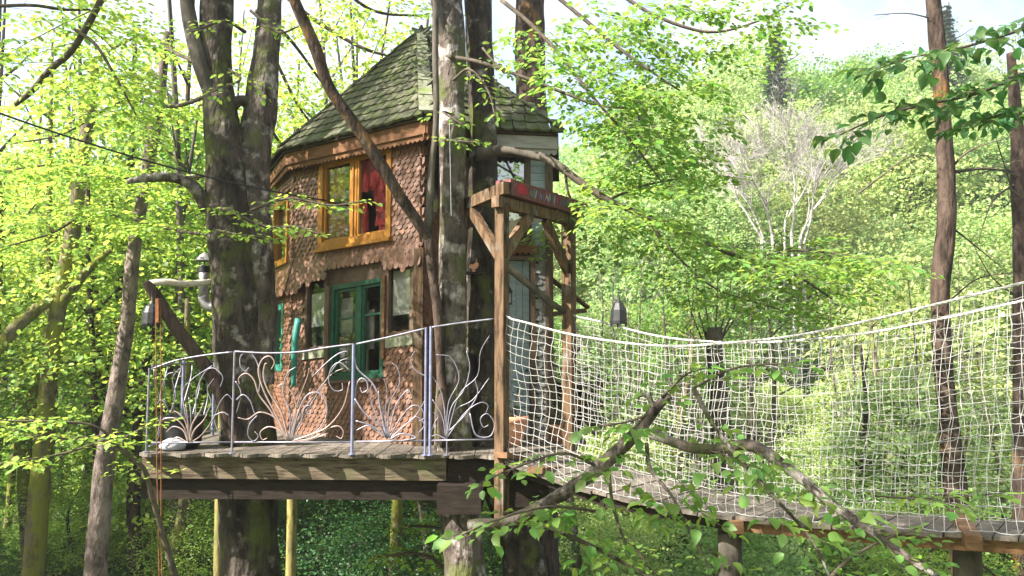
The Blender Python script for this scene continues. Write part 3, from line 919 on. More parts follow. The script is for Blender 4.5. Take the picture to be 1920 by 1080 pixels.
# hip boards
def hip(e, width, pieces, mt, name):
    for k in range(pieces):
        f0, f1 = k / pieces - .012, (k + 1) / pieces + .012
        p, q = e.lerp(APEX, max(f0, -.02)), e.lerp(APEX, min(f1, 1.0))
        d = (q - p).normalized()
        out = (Vector((e.x - APEX.x, e.y - APEX.y, 0))).normalized()
        nn = (out + Vector((0, 0, 1))).normalized()
        nn = (nn - d * nn.dot(d)).normalized()
        m_ = MB(); w2 = width * (1 - .25 * k / pieces)
        m_.beam(p + nn * .085, q + nn * .07, w2, .022, nn); m_.build(name, mt, roof)
hip(E[2], .17, 6, HIPM, "hip_board")
hip(E[1], .10, 6, ROOFM, "hip_cap"); hip(E[4], .09, 6, ROOFM, "hip_cap"); hip(E[3], .09, 6, ROOFM, "hip_cap"); hip(E[0], .1, 5, ROOFM, "hip_cap")
m_ = MB(); m_.lathe(APEX + Vector((0, 0, -.05)), [(.14, 0), (.13, .05), (.05, .12), (.015, .2)], 8); m_.build("finial", BLACKM, roof)
# eaves boards with a scalloped lower edge
for i, mt in ((0, EAVE), (1, EAVE), (2, EAVE), (3, EAVE_GREY)):
    a, b = E[i], E[i + 1]
    ew = Wall(Vector((a.x, a.y, 0)), Vector((b.x, b.y, 0)))
    m_ = MB(); ew.box(m_, 0.002, ew.len - .002, zE - .19, zE - .033, -.05, -.025); m_.build("eaves_board", mt, HOUSE)
    scallop(ew, .004, ew.len - .004, zE - .235, zE - .17, -.075, .022, .075, .03, "scalloped_trim", mt, HOUSE)
    # soffit
    m_ = MB(); m_.prism([Vector((a.x, a.y, zE - .06)) - ew.n * .03, Vector((b.x, b.y, zE - .06)) - ew.n * .03, Vector((b.x, b.y, zE - .06)) - ew.n * .42, Vector((a.x, a.y, zE - .06)) - ew.n * .42], (0, 0, -.02))
    m_.build("soffit", EAVE, HOUSE)
# lean-to porch roof at the right
m_ = MB()
q0, q1, q2, q3 = P(1021, 512, 10.3), P(1106, 578, 10.3), P(1100, 580, 11.3), P(1021, 520, 11.3)
m_.prism([q0, q1, q2, q3], (0, 0, .03)); m_.build("porch_roof", EAVE, HOUSE)
m_ = MB(); m_.beam(P(1024, 590, 10.35), P(1100, 582, 10.35), .05, .06); m_.beam(P(1028, 600, 10.4), P(1028, 520, 10.4), .05, .05); m_.build("porch_brace", DARKFR, HOUSE)

# ==================================================================== DECK
DECK = thing("deck", "broad timber treehouse deck with wavy plank ends over a lit fascia", "deck", (-1.8, 10.4, -.3))
DF = lambda x: 8.80 - (x + 4.0) * .055 if x < -.16 else 8.5 + (x + .16) * 1.28
rd = random.Random(21)
x = -4.02; i = 0
while x < .82:
    wv = .105 + .075 * math.sin(2 * math.pi * (x + 4) / .37 + .6 * math.sin(x * 2.1)) if x < -.2 else .03
    m_ = MB()
    yb = 12.9
    wpl = .139 + rd.uniform(-.003, .002)
    zt = rd.uniform(-.005, .0)
    jit = rd.uniform(-.006, .006)
    edge = []
    for k in range(6):
        xx = x + wpl * k / 5
        wv = .095 + .055 * math.sin(2 * math.pi * (xx + 4) / .37 + .6 * math.sin(xx * 2.1)) if x < -.2 else .02
        edge.append(Vector((xx, DF(xx) - wv + jit, -.036 + zt)))
    m_.prism(edge + [Vector((x + wpl, yb, -.036 + zt)), Vector((x, yb, -.036 + zt))], (0, 0, .036))
    m_.build("plank", WOOD_GREY, DECK)
    x += .145; i += 1
def fr(x, off): return Vector((x, DF(x) + off, 0))
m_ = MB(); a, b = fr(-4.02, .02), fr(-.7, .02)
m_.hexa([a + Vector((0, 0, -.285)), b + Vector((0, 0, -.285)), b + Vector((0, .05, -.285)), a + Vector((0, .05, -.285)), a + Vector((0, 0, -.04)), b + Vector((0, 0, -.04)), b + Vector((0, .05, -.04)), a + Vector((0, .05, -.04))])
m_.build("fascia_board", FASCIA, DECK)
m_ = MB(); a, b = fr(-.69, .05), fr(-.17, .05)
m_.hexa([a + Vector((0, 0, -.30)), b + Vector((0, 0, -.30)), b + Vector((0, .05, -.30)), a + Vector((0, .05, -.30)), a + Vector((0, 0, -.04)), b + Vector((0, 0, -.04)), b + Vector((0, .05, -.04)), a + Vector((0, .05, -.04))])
m_.build("fascia_board", WOOD_DARK, DECK)  # dark timber puts the leaf shade over this end into the colour
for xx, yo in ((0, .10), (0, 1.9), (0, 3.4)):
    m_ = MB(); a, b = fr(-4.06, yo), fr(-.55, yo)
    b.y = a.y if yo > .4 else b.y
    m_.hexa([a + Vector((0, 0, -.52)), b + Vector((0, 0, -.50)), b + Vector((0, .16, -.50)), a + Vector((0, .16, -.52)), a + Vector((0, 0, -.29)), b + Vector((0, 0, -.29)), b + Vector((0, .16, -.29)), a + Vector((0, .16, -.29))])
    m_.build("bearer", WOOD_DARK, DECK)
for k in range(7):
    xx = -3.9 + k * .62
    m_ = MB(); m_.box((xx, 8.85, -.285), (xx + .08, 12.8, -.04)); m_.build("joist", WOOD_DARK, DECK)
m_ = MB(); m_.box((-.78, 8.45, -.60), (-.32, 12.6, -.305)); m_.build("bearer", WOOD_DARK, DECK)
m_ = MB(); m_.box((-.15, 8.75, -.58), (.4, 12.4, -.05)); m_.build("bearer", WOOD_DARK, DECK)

# ============================================================== IRON RAILING
def clothoid(base, head, length, k0, k1, n=26, e=2.0):
    """pixel-space curve whose curvature grows from k0 to k1 (turns per length)"""
    x, y = base; a = math.radians(head); out = [(x, y)]
    ds = length / n
    for i in range(n):
        t = (i + .5) / n
        a += (k0 + (k1 - k0) * t ** e) * 2 * math.pi / n
        x += math.cos(a) * ds; y -= math.sin(a) * ds
        out.append((x, y))
    return out

def rail_panel(label, xa, Da, xb, Db, top, bottom, stems, extra, group="wrought iron railing panels", post_mat=IRON, flower=IRON_PINK, curls=IRON):
    def Q(px, py):
        f = (px - xa) / (xb - xa)
        return P(px, py, Da + (Db - Da) * f)
    base = PZ(xa, Da, 0)
    t = thing("railing_panel", label, "railing", (Q((xa + xb) / 2, bottom[0][1]).x, (Da + Db) / 2, 0), group)
    m_ = MB(); m_.tube(catmull([Q(*p) for p in top], 6), .011, 6); m_.build("top_rail", curls, t, True)
    m_ = MB(); m_.tube([Q(*p) for p in bottom], .010, 6); m_.build("bottom_rail", curls, t, True)
    for (px, y0, y1, r, mt) in extra.get('posts', []):
        D = Da + (Db - Da) * (px - xa) / (xb - xa)
        m_ = MB(); p, q = P(px, y0, D), P(px, y1, D); q.x = p.x
        q.z = 0.0
        m_.tube([q, p], r, 8)
        m_.lathe(Vector((q.x, q.y, .002)), [(.035, 0), (.035, .012)], 8); m_.build("post", mt, t)
    for pl, r, pink in stems:
        dev = .012 * math.sin(len(pl) * 3.1 + pl[0][0])
        pts = catmull([Q(*p) + Vector((0, dev * min(1, i), 0)) for i, p in enumerate(pl)], 6)
        m_ = MB(); m_.tube(pts, [r * 1.15, r * .95, r * .65], 6); m_.build("stem" if pink else "scroll", flower if pink else curls, t, True)
    return t
def h2(*c):                    # half-scale sketch points -> photo pixels
    return [(x / 2, 540 + y / 2) for x, y in c]
L1_ = [(h2((1078, 572), (1052, 535), (1010, 520), (978, 540), (985, 568), (1004, 562)), .008, 1), (h2((1075, 560), (1035, 490), (975, 466), (930, 492), (892, 486)), .009, 1),
       (h2((965, 478), (938, 510), (932, 552), (952, 574), (970, 556), (957, 538)), .007, 0), (h2((1080, 570), (1038, 480), (990, 385), (970, 312), (985, 268), (1012, 256), (1030, 278), (1018, 306)), .009, 1),
       (h2((1082, 570), (1055, 470), (1008, 390), (988, 335), (992, 290), (1000, 282)), .010, 1), (h2((1076, 565), (1015, 460), (972, 402), (952, 345), (922, 320), (895, 338), (898, 362)), .009, 1),
       (h2((970, 395), (976, 330), (958, 268), (928, 240), (902, 256), (900, 292), (918, 312), (932, 298)), .007, 0), (h2((886, 420), (912, 400), (938, 422), (952, 462), (962, 480)), .007, 0),
       (h2((1086, 570), (1088, 470), (1062, 390), (1078, 322), (1110, 296)), .008, 0), (h2((1088, 570), (1108, 480), (1104, 410), (1064, 362), (1036, 372)), .008, 1), (h2((1088, 572), (1098, 500), (1120, 420), (1150, 340), (1160, 300)), .007, 1),
       (h2((1090, 570), (1130, 475), (1180, 400), (1242, 325), (1290, 300)), .008, 1), (h2((1090, 570), (1148, 465), (1204, 376), (1262, 285), (1304, 262)), .007, 0),
       (h2((1095, 570), (1118, 470), (1150, 405), (1190, 392), (1222, 425), (1224, 480), (1190, 535), (1138, 562), (1100, 572)), .008, 0),
       (h2((1132, 500), (1140, 455), (1156, 440), (1170, 452), (1164, 470), (1150, 468), (1150, 456)), .007, 0), (h2((1098, 573), (1170, 548), (1232, 518), (1288, 445), (1312, 350)), .009, 1), (h2((1100, 574), (1175, 562), (1230, 528), (1268, 518), (1288, 538), (1280, 564), (1262, 556)), .008, 1),
       (h2((1100, 575), (1160, 570), (1230, 545)), .009, 1), (h2((1176, 330), (1226, 280), (1270, 246), (1306, 236)), .008, 0), (h2((1312, 310), (1276, 280), (1244, 300), (1234, 350), (1254, 384), (1284, 382), (1284, 358)), .007, 0),
       (h2((884, 350), (902, 390), (894, 440), (884, 470)), .006, 0)]
L2_ = [(h2((1325, 250), (1342, 305), (1398, 360), (1428, 430), (1445, 530), (1452, 566)), .009, 0), (h2((1330, 445), (1334, 372), (1352, 340), (1374, 350), (1378, 380), (1358, 392), (1350, 374)), .009, 0), (h2((1330, 415), (1368, 468), (1420, 512), (1446, 560)), .009, 0),
       (h2((1334, 498), (1392, 516), (1430, 545), (1450, 566)), .008, 0), (h2((1336, 534), (1384, 516), (1430, 556)), .007, 0), (h2((1448, 560), (1402, 456), (1388, 398), (1394, 360)), .007, 0), (h2((1450, 560), (1424, 440), (1420, 386)), .008, 0),
       (h2((1454, 560), (1460, 440), (1498, 356), (1490, 300), (1470, 282)), .007, 0), (h2((1456, 560), (1482, 446), (1526, 384), (1540, 404), (1522, 440)), .007, 0), (h2((1460, 562), (1502, 488), (1546, 442), (1580, 452), (1590, 486), (1570, 500)), .008, 0),
       (h2((1462, 564), (1512, 520), (1562, 474), (1594, 420)), .007, 0), (h2((1462, 568), (1506, 546), (1560, 560), (1505, 572), (1470, 570)), .008, 0), (h2((1570, 545), (1592, 512), (1562, 482), (1542, 500)), .007, 0), (h2((1452, 560), (1446, 470), (1452, 390), (1440, 340)), .006, 0), (h2((1596, 330), (1560, 310), (1540, 270), (1556, 236)), .006, 0)]
L3_ = [(h2((1674, 568), (1666, 450), (1650, 380), (1620, 330)), .006, 0), (h2((1674, 568), (1692, 450), (1740, 382), (1762, 300), (1750, 236)), .006, 0), (h2((1676, 568), (1704, 462), (1772, 420), (1834, 338)), .007, 0), (h2((1672, 560), (1658, 480), (1622, 418)), .006, 0),
       (h2((1674, 560), (1682, 432), (1722, 342), (1692, 262), (1636, 250)), .006, 0), (h2((1762, 470), (1784, 550), (1838, 556), (1854, 510), (1828, 472), (1802, 490), (1812, 522), (1832, 514)), .007, 0), (h2((1614, 545), (1632, 502), (1642, 482), (1622, 466)), .006, 0),
       (h2((1676, 560), (1722, 402), (1790, 330), (1802, 240), (1836, 178)), .006, 0), (h2((1676, 562), (1742, 470), (1800, 430), (1830, 440), (1822, 470)), .006, 0), (h2((1672, 566), (1640, 552), (1616, 556)), .007, 0), (h2((1680, 540), (1740, 480), (1790, 400), (1780, 340)), .006, 0)]
L0_ = [(h2((708, 576), (692, 522), (655, 488), (612, 494), (606, 524)), .008, 1), (h2((706, 578), (686, 535), (650, 520), (622, 540)), .008, 1), (h2((706, 576), (696, 505), (662, 466), (632, 462)), .008, 1), (h2((708, 576), (706, 500), (698, 436)), .008, 1), (h2((712, 576), (722, 512), (752, 462), (764, 430)), .009, 1),
       (h2((714, 578), (730, 534), (762, 500), (778, 474)), .009, 1), (h2((704, 580), (668, 560), (648, 570), (640, 590)), .007, 1), (h2((714, 580), (752, 556), (782, 520), (806, 480)), .007, 1), (h2((710, 576), (716, 480), (708, 410)), .007, 0),
       (h2((700, 500), (684, 390), (720, 342), (762, 312), (796, 290)), .006, 0), (h2((732, 490), (738, 384), (770, 312), (804, 302), (834, 334), (824, 372)), .006, 0), (h2((590, 560), (604, 470), (600, 400), (622, 330), (650, 316)), .006, 0), (h2((830, 560), (806, 500), (820, 440), (850, 400), (872, 420)), .006, 0),
       (h2((640, 470), (660, 400), (648, 340), (676, 300)), .006, 0), (h2((770, 480), (790, 430), (776, 380), (800, 340)), .006, 0), (h2((858, 478), (836, 466), (800, 480)), .007, 0), (h2((586, 440), (604, 420), (622, 436), (612, 456)), .006, 0)]
rail_panel("widest front railing panel with pink iron grass spray before the twin trunk", 440, 8.62, 663, 8.52, [(440, 659), (500, 662), (560, 660), (610, 652), (663, 645)], [(440, 829), (663, 829)], L1_,
           {'posts': [(440, 659, 838, .012, IRON), (663, 645, 838, .016, IRON_BLUE)]})
rail_panel("short front railing panel with pale blue scrolls before the shingled wall", 668, 8.52, 801, 8.46, [(668, 645), (730, 632), (801, 615)], [(668, 828), (801, 826)], L2_,
           {'posts': [(799, 615, 838, .013, IRON_BLUE)]}, flower=IRON)
rail_panel("dark iron railing panel in front of the two grey trunks", 807, 8.46, 926, 8.46, [(807, 614), (860, 606), (926, 598)], [(807, 826), (926, 824)], L3_,
           {'posts': [(808, 612, 838, .015, IRON_BLUE), (838, 822, 838, .008, IRON)]}, flower=IRON)
rail_panel("left railing panel with copper grass spray beside the black tub", 284, 8.72, 436, 8.63, [(284, 692), (330, 676), (385, 666), (436, 660)], [(284, 830), (436, 829)], L0_,
           {'posts': [(280, 690, 838, .011, IRON)]})
# side return going back along the deck's left edge
t = thing("railing_panel", "side railing return with blue posts along the left deck edge", "railing", (-4.0, 10.2, 0), "wrought iron railing panels")
for D in (9.6, 10.6, 11.6):
    m_ = MB(); xx = -3.92; m_.tube([(xx, D, 0), (xx, D, .98)], .02, 8); m_.build("post", IRON_BLUE, t)
m_ = MB(); m_.tube([(-3.94, 8.8, .93), (-3.92, 12.3, 1.0)], .012, 6); m_.build("top_rail", IRON, t)
m_ = MB(); m_.tube([(-3.94, 8.8, .06), (-3.92, 12.3, .06)], .01, 6); m_.build("bottom_rail", IRON, t)
for k in range(12):
    D = 8.95 + k * .27
    pts = [Vector((-3.93, D + .12 * math.sin(s * 5 + k), .07 + .85 * s)) for s in np.linspace(0, 1, 12)]
    m_ = MB(); m_.tube(pts, .007, 5); m_.build("scroll", IRON, t, True)

# ================================================================ GATE FRAME
GA, GB = Vector(((941 - 960) / F_PX * 8.42, 8.42, 0)), Vector(((1067 - 960) / F_PX * 9.5, 9.5, 0))
GATE = thing("timber_gateway", "brown timber gateway with curved braces and a painted top board at the bridge", "gateway", (.28, 8.95, 0))
gd = (GB - GA).normalized()
def post(p, z0, z1, w):
    m_ = MB(); m_.beam(Vector((p.x, p.y, z0)), Vector((p.x, p.y, z1)), w, w * .9, gd); m_.build("post", WOOD, GATE)
post(GA, -.72, 2.70, .115); post(GB, -.1, 2.62, .13)
m_ = MB(); m_.beam(GA + Vector((0, 0, 2.66)) - gd * .12, GB + Vector((0, 0, 2.66)) + gd * .16, .10, .12); m_.build("lintel", WOOD, GATE)
back = P(812, 412, 10.0)
m_ = MB(); m_.beam(GA + Vector((0, 0, 2.80)) + (GA + Vector((0, 0, 2.80)) - back).normalized() * .12, back, .10, .13); m_.build("tie_beam", WOOD, GATE)
for s, (p, q) in enumerate(((GA + Vector((0, 0, 2.05)), GA + gd * .52 + Vector((0, 0, 2.60))), (GB + Vector((0, 0, 2.02)), GB - gd * .5 + Vector((0, 0, 2.60))))):
    mid_ = (p + q) / 2 + Vector((0, 0, -.03 if s else .02))
    m_ = MB(); m_.beam(p, mid_, .07, .11); m_.beam(mid_, q, .069, .109); m_.build("brace", WOOD, GATE)
m_ = MB(); m_.beam(GA + Vector((0, 0, 2.05)), P(885, 395, 9.0), .08, .10); m_.build("brace", WOOD, GATE)
m_ = MB(); m_.beam(P(947, 432, 9.35), P(1006, 405, 9.6), .06, .12); m_.build("brace", LOGW, GATE)
for c_ in (GA + Vector((0, 0, 2.08)), GA + Vector((0, 0, 2.64)), GB + Vector((0, 0, 2.05)), GB + Vector((0, 0, 2.56)), GA + Vector((0, 0, .06)), GA + Vector((0, 0, -.2))):
    nv_ = Vector((gd.y, -gd.x, 0)); m_ = MB(); m_.tube([c_ + nv_ * .05, c_ + nv_ * .068], [.014, .010], 8); m_.build("bolt", BLACKM, GATE)
# painted board lying along the lintel
side = Vector((gd.y, -gd.x, 0))
BO = MB(); ba, bb = GA + gd * .02 + Vector((0, 0, 2.83)), GB + gd * .26 + Vector((0, 0, 2.81))
BO.beam(ba, bb, .20, .17)
bo = BO.build("painted_board", mat("painted_board_ground", (.10, .035, .04), (.22, .08, .085), scale=7, stretch=(1, 4, 4), var=0, bump=.3), GATE)
cols = [(.42, .03, .06), (.30, .30, .42), (.12, .12, .28), (.40, .22, .26), (.10, .18, .16)]
Lb_ = (bb - ba).length
dab = [mat("sign_paint_%s" % nm, tuple(c * .8 for c in cc), cc, scale=9, var=.1, bump=.2) for nm, cc in zip(("red", "lilac", "navy", "pink", "green"), cols)]
rp = random.Random(5)
spots = [(.12, .10, 0, .12), (.165, .055, 0, .09)]
k = .24
while k < .92:
    spots.append((k, rp.uniform(.012, .028), rp.choice([1, 1, 2, 2, 3, 4]), rp.uniform(.07, .13)))
    k += rp.uniform(.022, .04)
spots += [(.58, .05, 0, .11)]
for j, (f, wdt, ci, hh) in enumerate(spots):
    c = ba.lerp(bb, f) + side * (.1005 + .0022 * (j % 3 + 1)) + Vector((0, 0, rp.uniform(-.015, .015)))
    m_ = MB(); sl = rp.uniform(-.02, .02)
    poly = [c + gd * (wdt / 2) * math.cos(a) * Lb_ * .8 + Vector((0, 0, math.sin(a) * hh / 2)) + gd * sl * math.sin(a) for a in np.linspace(0, 2 * math.pi, 11)[:-1]]
    m_.prism(poly, side * .0012); m_.build("painted_stroke", dab[ci], bo)
m_ = MB(); m_.beam(bb + gd * .002, bb + gd * .05, .17, .15); m_.build("board_end", WOOD_WARM, GATE)

# ==================================================================== BRIDGE
NEAR = [(940, 8.42), (1140, 7.75), (1350, 7.05), (1600, 6.45), (1780, 6.1), (1960, 5.75), (2150, 5.4)]
FAR = [(1067, 9.5), (1250, 8.65), (1400, 7.95), (1600, 7.3), (1780, 6.8), (1960, 6.4), (2150, 6.05)]
NTOP = [(942, 588), (1020, 618), (1140, 640), (1250, 652), (1350, 645), (1500, 630), (1650, 597), (1770, 567), (1920, 530), (2150, 470)]
FTOP = [(1068, 588), (1150, 610), (1250, 636), (1400, 644), (1480, 640), (1620, 627), (1747, 602), (1920, 564), (2150, 505)]
NBOT = [(945, 852), (1030, 893), (1140, 925), (1350, 962), (1500, 975), (1700, 990), (1920, 1003), (2150, 1015)]
FBOT = [(1070, 838), (1238, 897), (1393, 927), (1600, 955), (1780, 967), (1920, 976), (2150, 985)]
def curve3(Dl, Yl, n):
    xs = np.linspace(Dl[0][0], 2120, 60)
    ds = np.interp(xs, [p[0] for p in Dl], [p[1] for p in Dl]); y_ = np.interp(xs, [p[0] for p in Yl], [p[1] for p in Yl])
    ker = np.ones(7) / 7
    yy = np.convolve(np.pad(y_, 3, mode='edge'), ker, 'valid'); yy[0] = y_[0]
    pts = np.array([P(a, b, c) for a, b, c in zip(xs, yy, ds)])
    seg = np.concatenate([[0], np.cumsum(np.linalg.norm(np.diff(pts, axis=0), axis=1))])
    q = np.linspace(0, seg[-1], n)
    return np.stack([np.interp(q, seg, pts[:, k]) for k in range(3)], 1), seg[-1]

def rope_net(label, Dl, Tl, Bl, seed, bulge):
    rng = np.random.default_rng(seed)
    _, L = curve3(Dl, Tl, 10)
    nu = int(L / .081); nv = 18
    top, _ = curve3(Dl, Tl, nu + 1); bot, _ = curve3(Dl, Bl, nu + 1)
    G = np.zeros((nu + 1, nv + 1, 3)); tdir = unit(top[-1] - top[0])
    for i in range(nu + 1):
        for j in range(nv + 1):
            f = j / nv
            p = top[i] * (1 - f) + bot[i] * f
            u = i / nu
            p = p + np.array([.0, 1.0, 0]) * bulge * math.sin(math.pi * f) * (.6 + .4 * math.sin(u * 9 + seed))
            p = p + np.array([mnoise.noise(Vector((u * 9, f * 3, seed))), mnoise.noise(Vector((u * 9, f * 3, seed + 9))), mnoise.noise(Vector((u * 9, f * 3, seed + 20)))]) * .075 * math.sin(math.pi * f) ** .5
            p = p + tdir * .09 * mnoise.noise(Vector((u * 6, f * 1.6, seed + 40))) * math.sin(math.pi * f) ** .5
            if 0 < j: p = p + rng.normal(0, .006, 3)
            G[i, j] = p
    t = thing("rope_net", label, "net", (top[nu // 2][0], top[nu // 2][1], bot[nu // 2][2]), "rope nets along the bridge")
    for j in range(nv + 1):
        pts = []
        for i in range(nu):
            a, b = G[i, j], G[i + 1, j]
            pts += [a, (a + b) / 2 - np.array([0, 0, .005])]
        pts.append(G[nu, j])
        m_ = MB()
        m_.tube(pts, .0023 if j not in (0, nv) else .0035, 4)
        if j: m_.build("row_cord", ROPE, t)
    for i in range(nu + 1):
        m_ = MB(); m_.tube(list(G[i]), .0023, 4); 
        for j in range(1, nv):
            c = G[i, j]; m_.add([c + np.array(d) * .0045 for d in ((1, 0, 0), (-1, 0, 0), (0, 1, 0), (0, -1, 0), (0, 0, 1), (0, 0, -1))],
                                [(0, 2, 4), (2, 1, 4), (1, 3, 4), (3, 0, 4), (2, 0, 5), (1, 2, 5), (3, 1, 5), (0, 3, 5)])
        m_.build("drop_cord", ROPE, t)
    # twisted top rope
    for ph in (0, 2.1, 4.2):
        tp, LL = curve3(Dl, Tl, 260)
        pts = []
        for i, p in enumerate(tp):
            a = ph + i / 260 * LL / .12 * 2 * math.pi
            pts.append(p + np.array([0, math.cos(a), math.sin(a)]) * .0065)
        m_ = MB(); m_.tube(pts, .0065, 5); m_.build("rope_strand", ROPE, t, True)
    return t
rope_net("white rope net on the near side of the footbridge", NEAR, NTOP, NBOT, 1, .05)
rope_net("white rope net along the far side of the footbridge", FAR, FTOP, FBOT, 5, -.04)

BR = thing("footbridge", "sagging grey plank footbridge running from the gateway to the right", "bridge", tuple(curve3(NEAR, NBOT, 3)[0][1]))
nb_, L_ = curve3(NEAR, NBOT, 100); fb_, _ = curve3(FAR, FBOT, 100)
npl = int(L_ / .155)
rb = random.Random(8)
nb2, _ = curve3(NEAR, NBOT, npl + 1); fb2, _ = curve3(FAR, FBOT, npl + 1)
for i in range(npl):
    a, b = Vector(nb2[i]), Vector(nb2[i + 1]); c, d = Vector(fb2[i + 1]), Vector(fb2[i])
    b = a.lerp(b, .94); c = d.lerp(c, .94)
    ex = (a - d).normalized() * rb.uniform(.02, .09); ey = (d - a).normalized() * rb.uniform(.0, .05)
    dz = Vector((0, 0, rb.uniform(-.008, .004) - .012))
    dn = Vector((0, 0, -.032))
    v = [a + ex + dz, b + ex + dz, c + ey + dz, d + ey + dz]
    m_ = MB(); m_.hexa([p + dn for p in v] + v); m_.build("plank", WOOD_GREY, BR)
for cur, off in ((nb_, .10), (fb_, -.10)):
    pts = [Vector(p) + Vector((0, off, -.105)) for p in cur[::6]]
    for i in range(0, len(pts) - 1, 4):
        m_ = MB(); e = min(i + 4, len(pts) - 1)
        m_.beam(pts[i], pts[e] - (pts[e] - pts[i]).normalized() * .01, .07, .10); m_.build("stringer", WOOD_WARM if off > 0 and i > 7 else WOOD_DARK, BR)  # warm copy for the sunlit stretch, dark copy for the shaded one
for px, D, w, rr_ in ((1368, 7.3, .10, BARK_DARK), (1812, 6.35, .10, BARK_DARK)):
    p = P(px, 995, D); m_ = MB()
    m_.tube(catmull([Vector((p.x + .02, p.y, -4.2)), Vector((p.x - .02, p.y, -2)), Vector((p.x, p.y, p.z - .02))], 5), [w * 1.25, w], 12, rough=.08); m_.build("trestle_post", rr_, BR, True)
for px, D0, D1, y in ((1368, 6.85, 8.0, 990), (1812, 5.85, 6.9, 1018)):
    m_ = MB(); p, q = P(px + 14, y, D0), P(px - 20, y - 12, D1); q.z = p.z
    m_.beam(p, q, .11, .10); m_.build("cross_bearer", WOOD_WARM, BR)
# loose offcut boards bolted at the bridge head
for (x0, y0, D0, x1, y1, D1) in ((1003, 882, 8.1, 1062, 878, 8.9), (938, 853, 8.3, 970, 855, 8.6)):
    m_ = MB(); m_.beam(P(x0, y0, D0), P(x1, y1, D1), .16, .06); m_.build("packing_block", WOOD_WARM, BR)

# ================================================================ NEAR TREES
def px_path(pts, n=6):
    """(px, py, D, width_px) -> smoothed points and radii"""
    c = [P(a, b, d) for a, b, d, w in pts]; r = [w / F_PX * d / 2 * (.93 if w > 24 else 1) for a, b, d, w in pts]
    q = catmull(c, n)
    rr = np.interp(np.linspace(0, len(pts) - 1, len(q)), np.arange(len(pts)), r)
    return q, list(rr)

def trunk_mb(pts, n=20, sm=8, rough=.10, seed=0, freq=3.0, mb=None):
    if n >= 16: n, sm, rough = int(n * 2.6), sm * 3, rough * 1.3
    q, r = px_path(pts, sm)
    mb = mb or MB()
    mb.tube(q, r, n, rough=rough, seed=seed, freq=freq)
    return mb
def base_of(pts):
    p = P(*pts[-1][:3]); return (p.x, p.y, ground_z(p.x, p.y))

def crown_part(me, parent, loc, rot=0, sc=(1, 1, 1), name="crown"):
    o = bpy.data.objects.new(name, me); COL.objects.link(o); o.parent = parent
    o.location = Vector(loc) - wl(parent); o.rotation_euler = (0, 0, rot); o.scale = sc
    return o

# high canopies above the frame: they throw the dappled shade
CANOPY = [crown_mesh("crown", LEAF, 40 + k, 150, 46, 3.2, 1.5, .13, .62, thick=.10) for k in range(2)]

tl = [(405, -900, 10, 26), (405, -520, 9.9, 46), (408, -250, 9.8, 60), (406, 0, 9.75, 64), (402, 100, 9.7, 62), (410, 190, 9.65, 66), (420, 300, 9.6, 76), (432, 450, 9.6, 90), (446, 600, 9.6, 100), (456, 740, 9.6, 98), (464, 830, 9.6, 104), (466, 940, 9.6, 106), (468, 1090, 9.6, 112), (470, 1300, 9.6, 130), (472, 1420, 9.6, 160)]
TWIN = thing("beech_tree", "thick twin-stemmed beech rising through the left of the deck", "tree", base_of(tl))
trunk_mb(tl, 24, 8, .13, 1).build("trunk", BARK, TWIN, True)
t2 = [(520, -480, 10.2, 34), (512, -200, 10.1, 44), (506, 0, 10.0, 46), (500, 100, 9.95, 54), (490, 190, 9.9, 62), (478, 270, 9.85, 64), (476, 360, 9.8, 62), (482, 470, 9.75, 66), (484, 600, 9.7, 72), (480, 720, 9.65, 70)]
trunk_mb(t2, 20, 8, .13, 7).build("trunk", BARK_PALE, TWIN, True)
trunk_mb([(345, -40, 9.6, 24), (356, 40, 9.55, 30), (372, 110, 9.5, 30), (392, 165, 9.55, 32), (408, 215, 9.6, 30)], 12, 6, .1, 3).build("limb", BARK_DARK, TWIN, True)
trunk_mb([(238, 341, 8.9, 10), (275, 334, 9.0, 15), (320, 333, 9.15, 18), (352, 342, 9.3, 22), (372, 362, 9.45, 26), (390, 392, 9.55, 30)], 10, 5, .12, 4).build("limb", BARK_PALE, TWIN, True)
trunk_mb([(432, 200, 9.65, 26), (452, 188, 9.7, 20), (470, 196, 9.8, 30)], 10, 5, .12, 4).build("limb", BARK, TWIN, True)
crown_part(CANOPY[0], TWIN, (-3.4, 10.6, 11.5), .4); crown_part(CANOPY[1], TWIN, (-2.6, 9.6, 6.9), 1.3, (.5, .5, .5))

ta = [(842, -1150, 9.6, 24), (842, -520, 9.5, 40), (842, -250, 9.3, 50), (842, 0, 9.1, 56), (846, 100, 9.08, 56), (848, 250, 9.05, 54), (848, 400, 9.05, 52), (848, 560, 9.05, 58), (848, 700, 9.05, 62), (850, 830, 9.05, 74), (862, 950, 9.05, 76), (872, 1090, 9.05, 82), (878, 1300, 9.05, 95), (880, 1440, 9.05, 120)]
TA = thing("tree", "pale sunlit grey trunk standing against the treehouse corner", "tree", base_of(ta))
trunk_mb(ta, 22, 8, .11, 11).build("trunk", BARK_PALE, TA, True)
trunk_mb([(812, -60, 8.9, 22), (818, 0, 8.9, 24), (826, 40, 8.95, 24), (840, 85, 9.02, 22)], 10, 5, .1, 14).build("limb", BARK_DARK, TA, True)
crown_part(CANOPY[1], TA, (-1.2, 8.9, 13.0), 1.1)
tb = [(890, -1200, 10, 24), (890, -520, 9.9, 42), (892, -250, 9.7, 52), (896, 0, 9.5, 60), (900, 120, 9.5, 58), (905, 260, 9.45, 56), (904, 400, 9.45, 56), (900, 520, 9.45, 58), (902, 650, 9.45, 64), (915, 800, 9.45, 74), (945, 920, 9.45, 80), (975, 1020, 9.45, 80), (985, 1100, 9.45, 86), (990, 1300, 9.45, 100), (992, 1430, 9.45, 130)]
TB = thing("tree", "dark grey trunk beside the pale one, behind the gateway post", "tree", base_of(tb))
